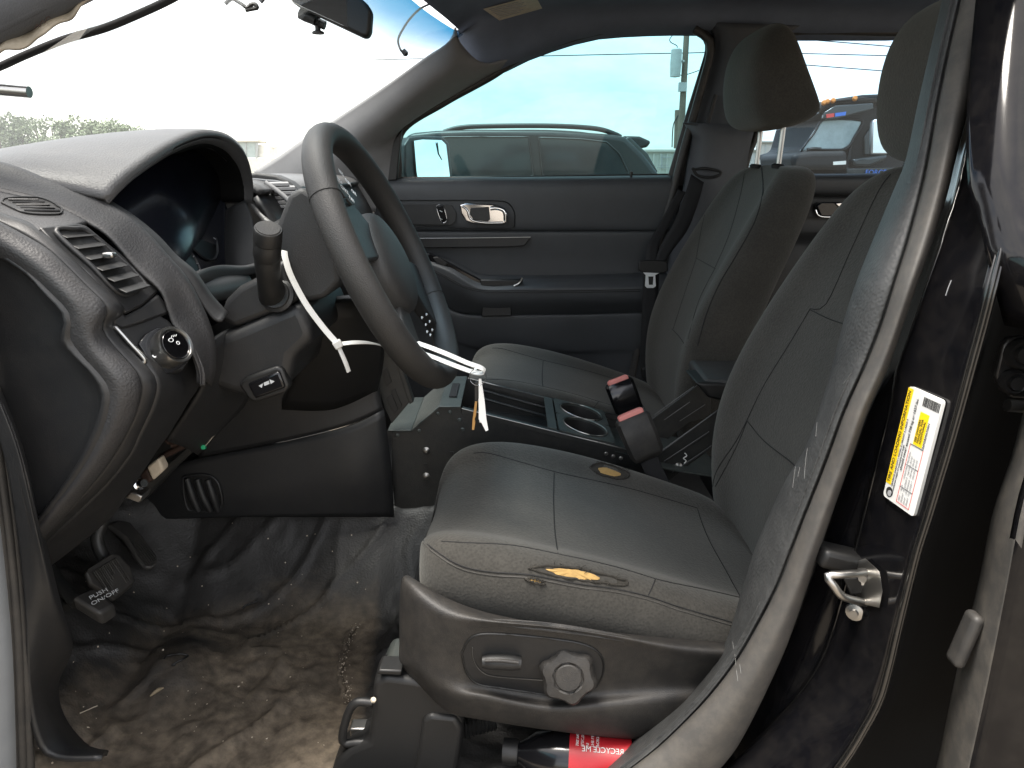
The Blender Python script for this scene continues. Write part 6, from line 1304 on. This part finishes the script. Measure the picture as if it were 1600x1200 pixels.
tube('windscreen_rubber', PL(tx([(568, 385), (770, 372), (985, 396), (900, 560), (850, 650), (770, 692), (470, 692), (345, 708), (480, 520)]), YT + .04), .02, M['black'], ws, res=6, closed=True, n=60)
tube('wiper', PL(tx([(410, 692), (470, 682), (550, 686)]), YT), .03, M['black'], ws, res=6, n=8)
slab('bonnet', PL(tx([(245, 745), (330, 728), (470, 708), (770, 705), (830, 690), (840, 900), (560, 900), (260, 900)]), YT - .3), M['truckp'], tk, depth=1.7, bev=.12, seg=4)
slab('name_plate', PL(tx([(682, 818), (815, 808), (812, 846), (682, 852)]), YT - .33), M['offwhite'], tk, depth=.02, bev=0)
tube('door_seam', PL(tx([(870, 640), (850, 700), (825, 900)]), YT + .08), .03, M['black'], tk, res=6, n=8)
dr_ = slab('side_window', PL(tx([(1000, 560), (1040, 500), (1120, 380), (1400, 360), (1400, 740), (1000, 750)]), YT + .08), M['suvglass'], tk, depth=.06, bev=.02)
mm = slab('mirror_head', PL(tx([(1090, 400), (1130, 370), (1230, 380), (1255, 740), (1080, 740)]), YT - .5), M['alloy'], tk, depth=.12, bev=.03)
slab('mirror_glass', PL(tx([(1100, 412), (1130, 384), (1216, 392), (1238, 725), (1092, 725)]), YT - .51), M['mirror'], mm, depth=.01, bev=0)
slab('step_fairing', PL(tx([(880, 790), (1060, 770), (1260, 742), (1230, 800), (1060, 870), (900, 865)]), YT - .1), M['suvglass'], tk, depth=.3, bev=.04)
sg = slab('side_board', PL(tx([(820, 890), (1400, 880), (1400, 952), (820, 948)]), YT - .2), M['suvglass'], tk, depth=.04, bev=.01)
text('print', 'FORCE', .115, P(1352, 269.5, YT - .23), (1, 0, 0), (0, 0, 1), M['blue'], sg)
tube('print', PL(tx([(1370, 885), (1392, 900), (1398, 925), (1385, 955)]), YT - .24), .03, M['redink'], sg, res=6, n=10)
# digger beyond the bonnet
YD = 32
dg_ = empty('backhoe', P(395, 300, YD), 'pale backhoe loader cab standing beyond the windscreen', 'digger'); dg_.location.z = GZ
def dbox(name, x0, y0, x1, y1, Y, m, dep, bev=.04): return slab(name, PL([(x0, y0), (x1, y0), (x1, y1), (x0, y1)], Y), m, dg_, depth=dep, bev=bev)
dbox('roof', 367, 217, 405, 222, YD - .1, M['machine'], 1.8)
for x0, x1 in ((370, 373), (383, 385), (399, 403)): dbox('post', x0, 221, x1, 250, YD, M['galv'], .1)
for x0, x1 in ((370, 373), (399, 403)): dbox('post', x0, 221, x1, 250, YD + 1.5, M['galv'], .1)
dbox('cab_glass', 373, 222, 399, 246, YD + .05, M['paleglass'], .03, 0)
dbox('body', 366, 246, 424, 285, YD, M['machine'], 1.6)
dbox('bonnet', 403, 226, 420, 250, YD + .2, M['offwhite'], 1.3)
tube('boom', PL([(420, 250), (421, 230), (422, 222), (426, 232)], YD + .8), .16, M['machine'], dg_, res=8, n=12)
for x in (376, 415): lathe('wheel', [(0, -.2), (.5, -.2), (.6, -.1), (.6, .1), (.5, .2), (0, .2)], Vector((P(x, 270, YD).x, YD - .1, GZ + .6)), (0, -1, 0), M['tyre'], dg_, n=20)
# trees beyond the lot
random.seed(11)
def tree(base, h, wdt, label, seed):
    rnd = random.Random(seed); t = empty('tree', base, label, 'tree', 'trees at the edge of the lot')
    tube('trunk', [Vector(base), Vector(base) + Vector((rnd.uniform(-.3, .3), 0, h * .45)), Vector(base) + Vector((rnd.uniform(-.5, .5), 0, h * .85))], [h * .03, h * .02, h * .008], M['bark'], t, res=7, n=6)
    V = []; Fc = []
    cl = [(rnd.uniform(-.75, .75) * wdt, rnd.uniform(-.6, .6) * wdt, h * rnd.uniform(.32, .9), rnd.uniform(.22, .42) * wdt) for _ in range(15)] + [(0, 0, h * .92, wdt * .28)]
    for cx, cy, cz_, r in cl:
        k_ = 1 - .45 * max(0, (cz_ / h - .5)) * 2
        for i in range(85):
            d = Vector((rnd.gauss(0, 1), rnd.gauss(0, 1), rnd.gauss(0, .8))).normalized() * r * rnd.uniform(.55, 1.05)
            c = Vector(base) + Vector((cx * k_, cy * k_, cz_)) + d; s = rnd.uniform(.10, .26) * h / 12 * 1.6
            a = Vector((rnd.gauss(0, 1), rnd.gauss(0, 1), rnd.gauss(0, 1))).normalized() * s; b = a.orthogonal().normalized() * s * rnd.uniform(.4, .8)
            n = len(V); V += [c - a, c + b, c + a, c - b]; Fc.append((n, n + 1, n + 2, n + 3))
    me = bpy.data.meshes.new('crown'); me.from_pydata(V, [], Fc); link('crown', me, M['leaf'], t)
tops = [(-6, 176), (14, 172), (30, 178), (52, 182), (72, 177), (92, 184), (118, 178), (140, 183), (158, 186), (178, 183), (198, 190), (215, 192), (232, 196), (252, 200)]
nth = ['first', 'second', 'third', 'fourth', 'fifth', 'sixth', 'seventh', 'eighth', 'ninth', 'tenth', 'eleventh', 'twelfth', 'thirteenth', 'fourteenth', 'fifteenth', 'sixteenth', 'seventeenth', 'eighteenth']
order = sorted(range(len(tops)), key=lambda i: tops[i][0])
for i, (px, py) in enumerate(tops):
    Y = 78 + random.uniform(-8, 14); tp = P(px, py + 5, Y); h = tp.z - GZ
    tree((tp.x, Y, GZ), h, h * random.uniform(.34, .5), 'green tree beyond the bonnet, %s from the left in the line' % nth[order.index(i)], 100 + i)
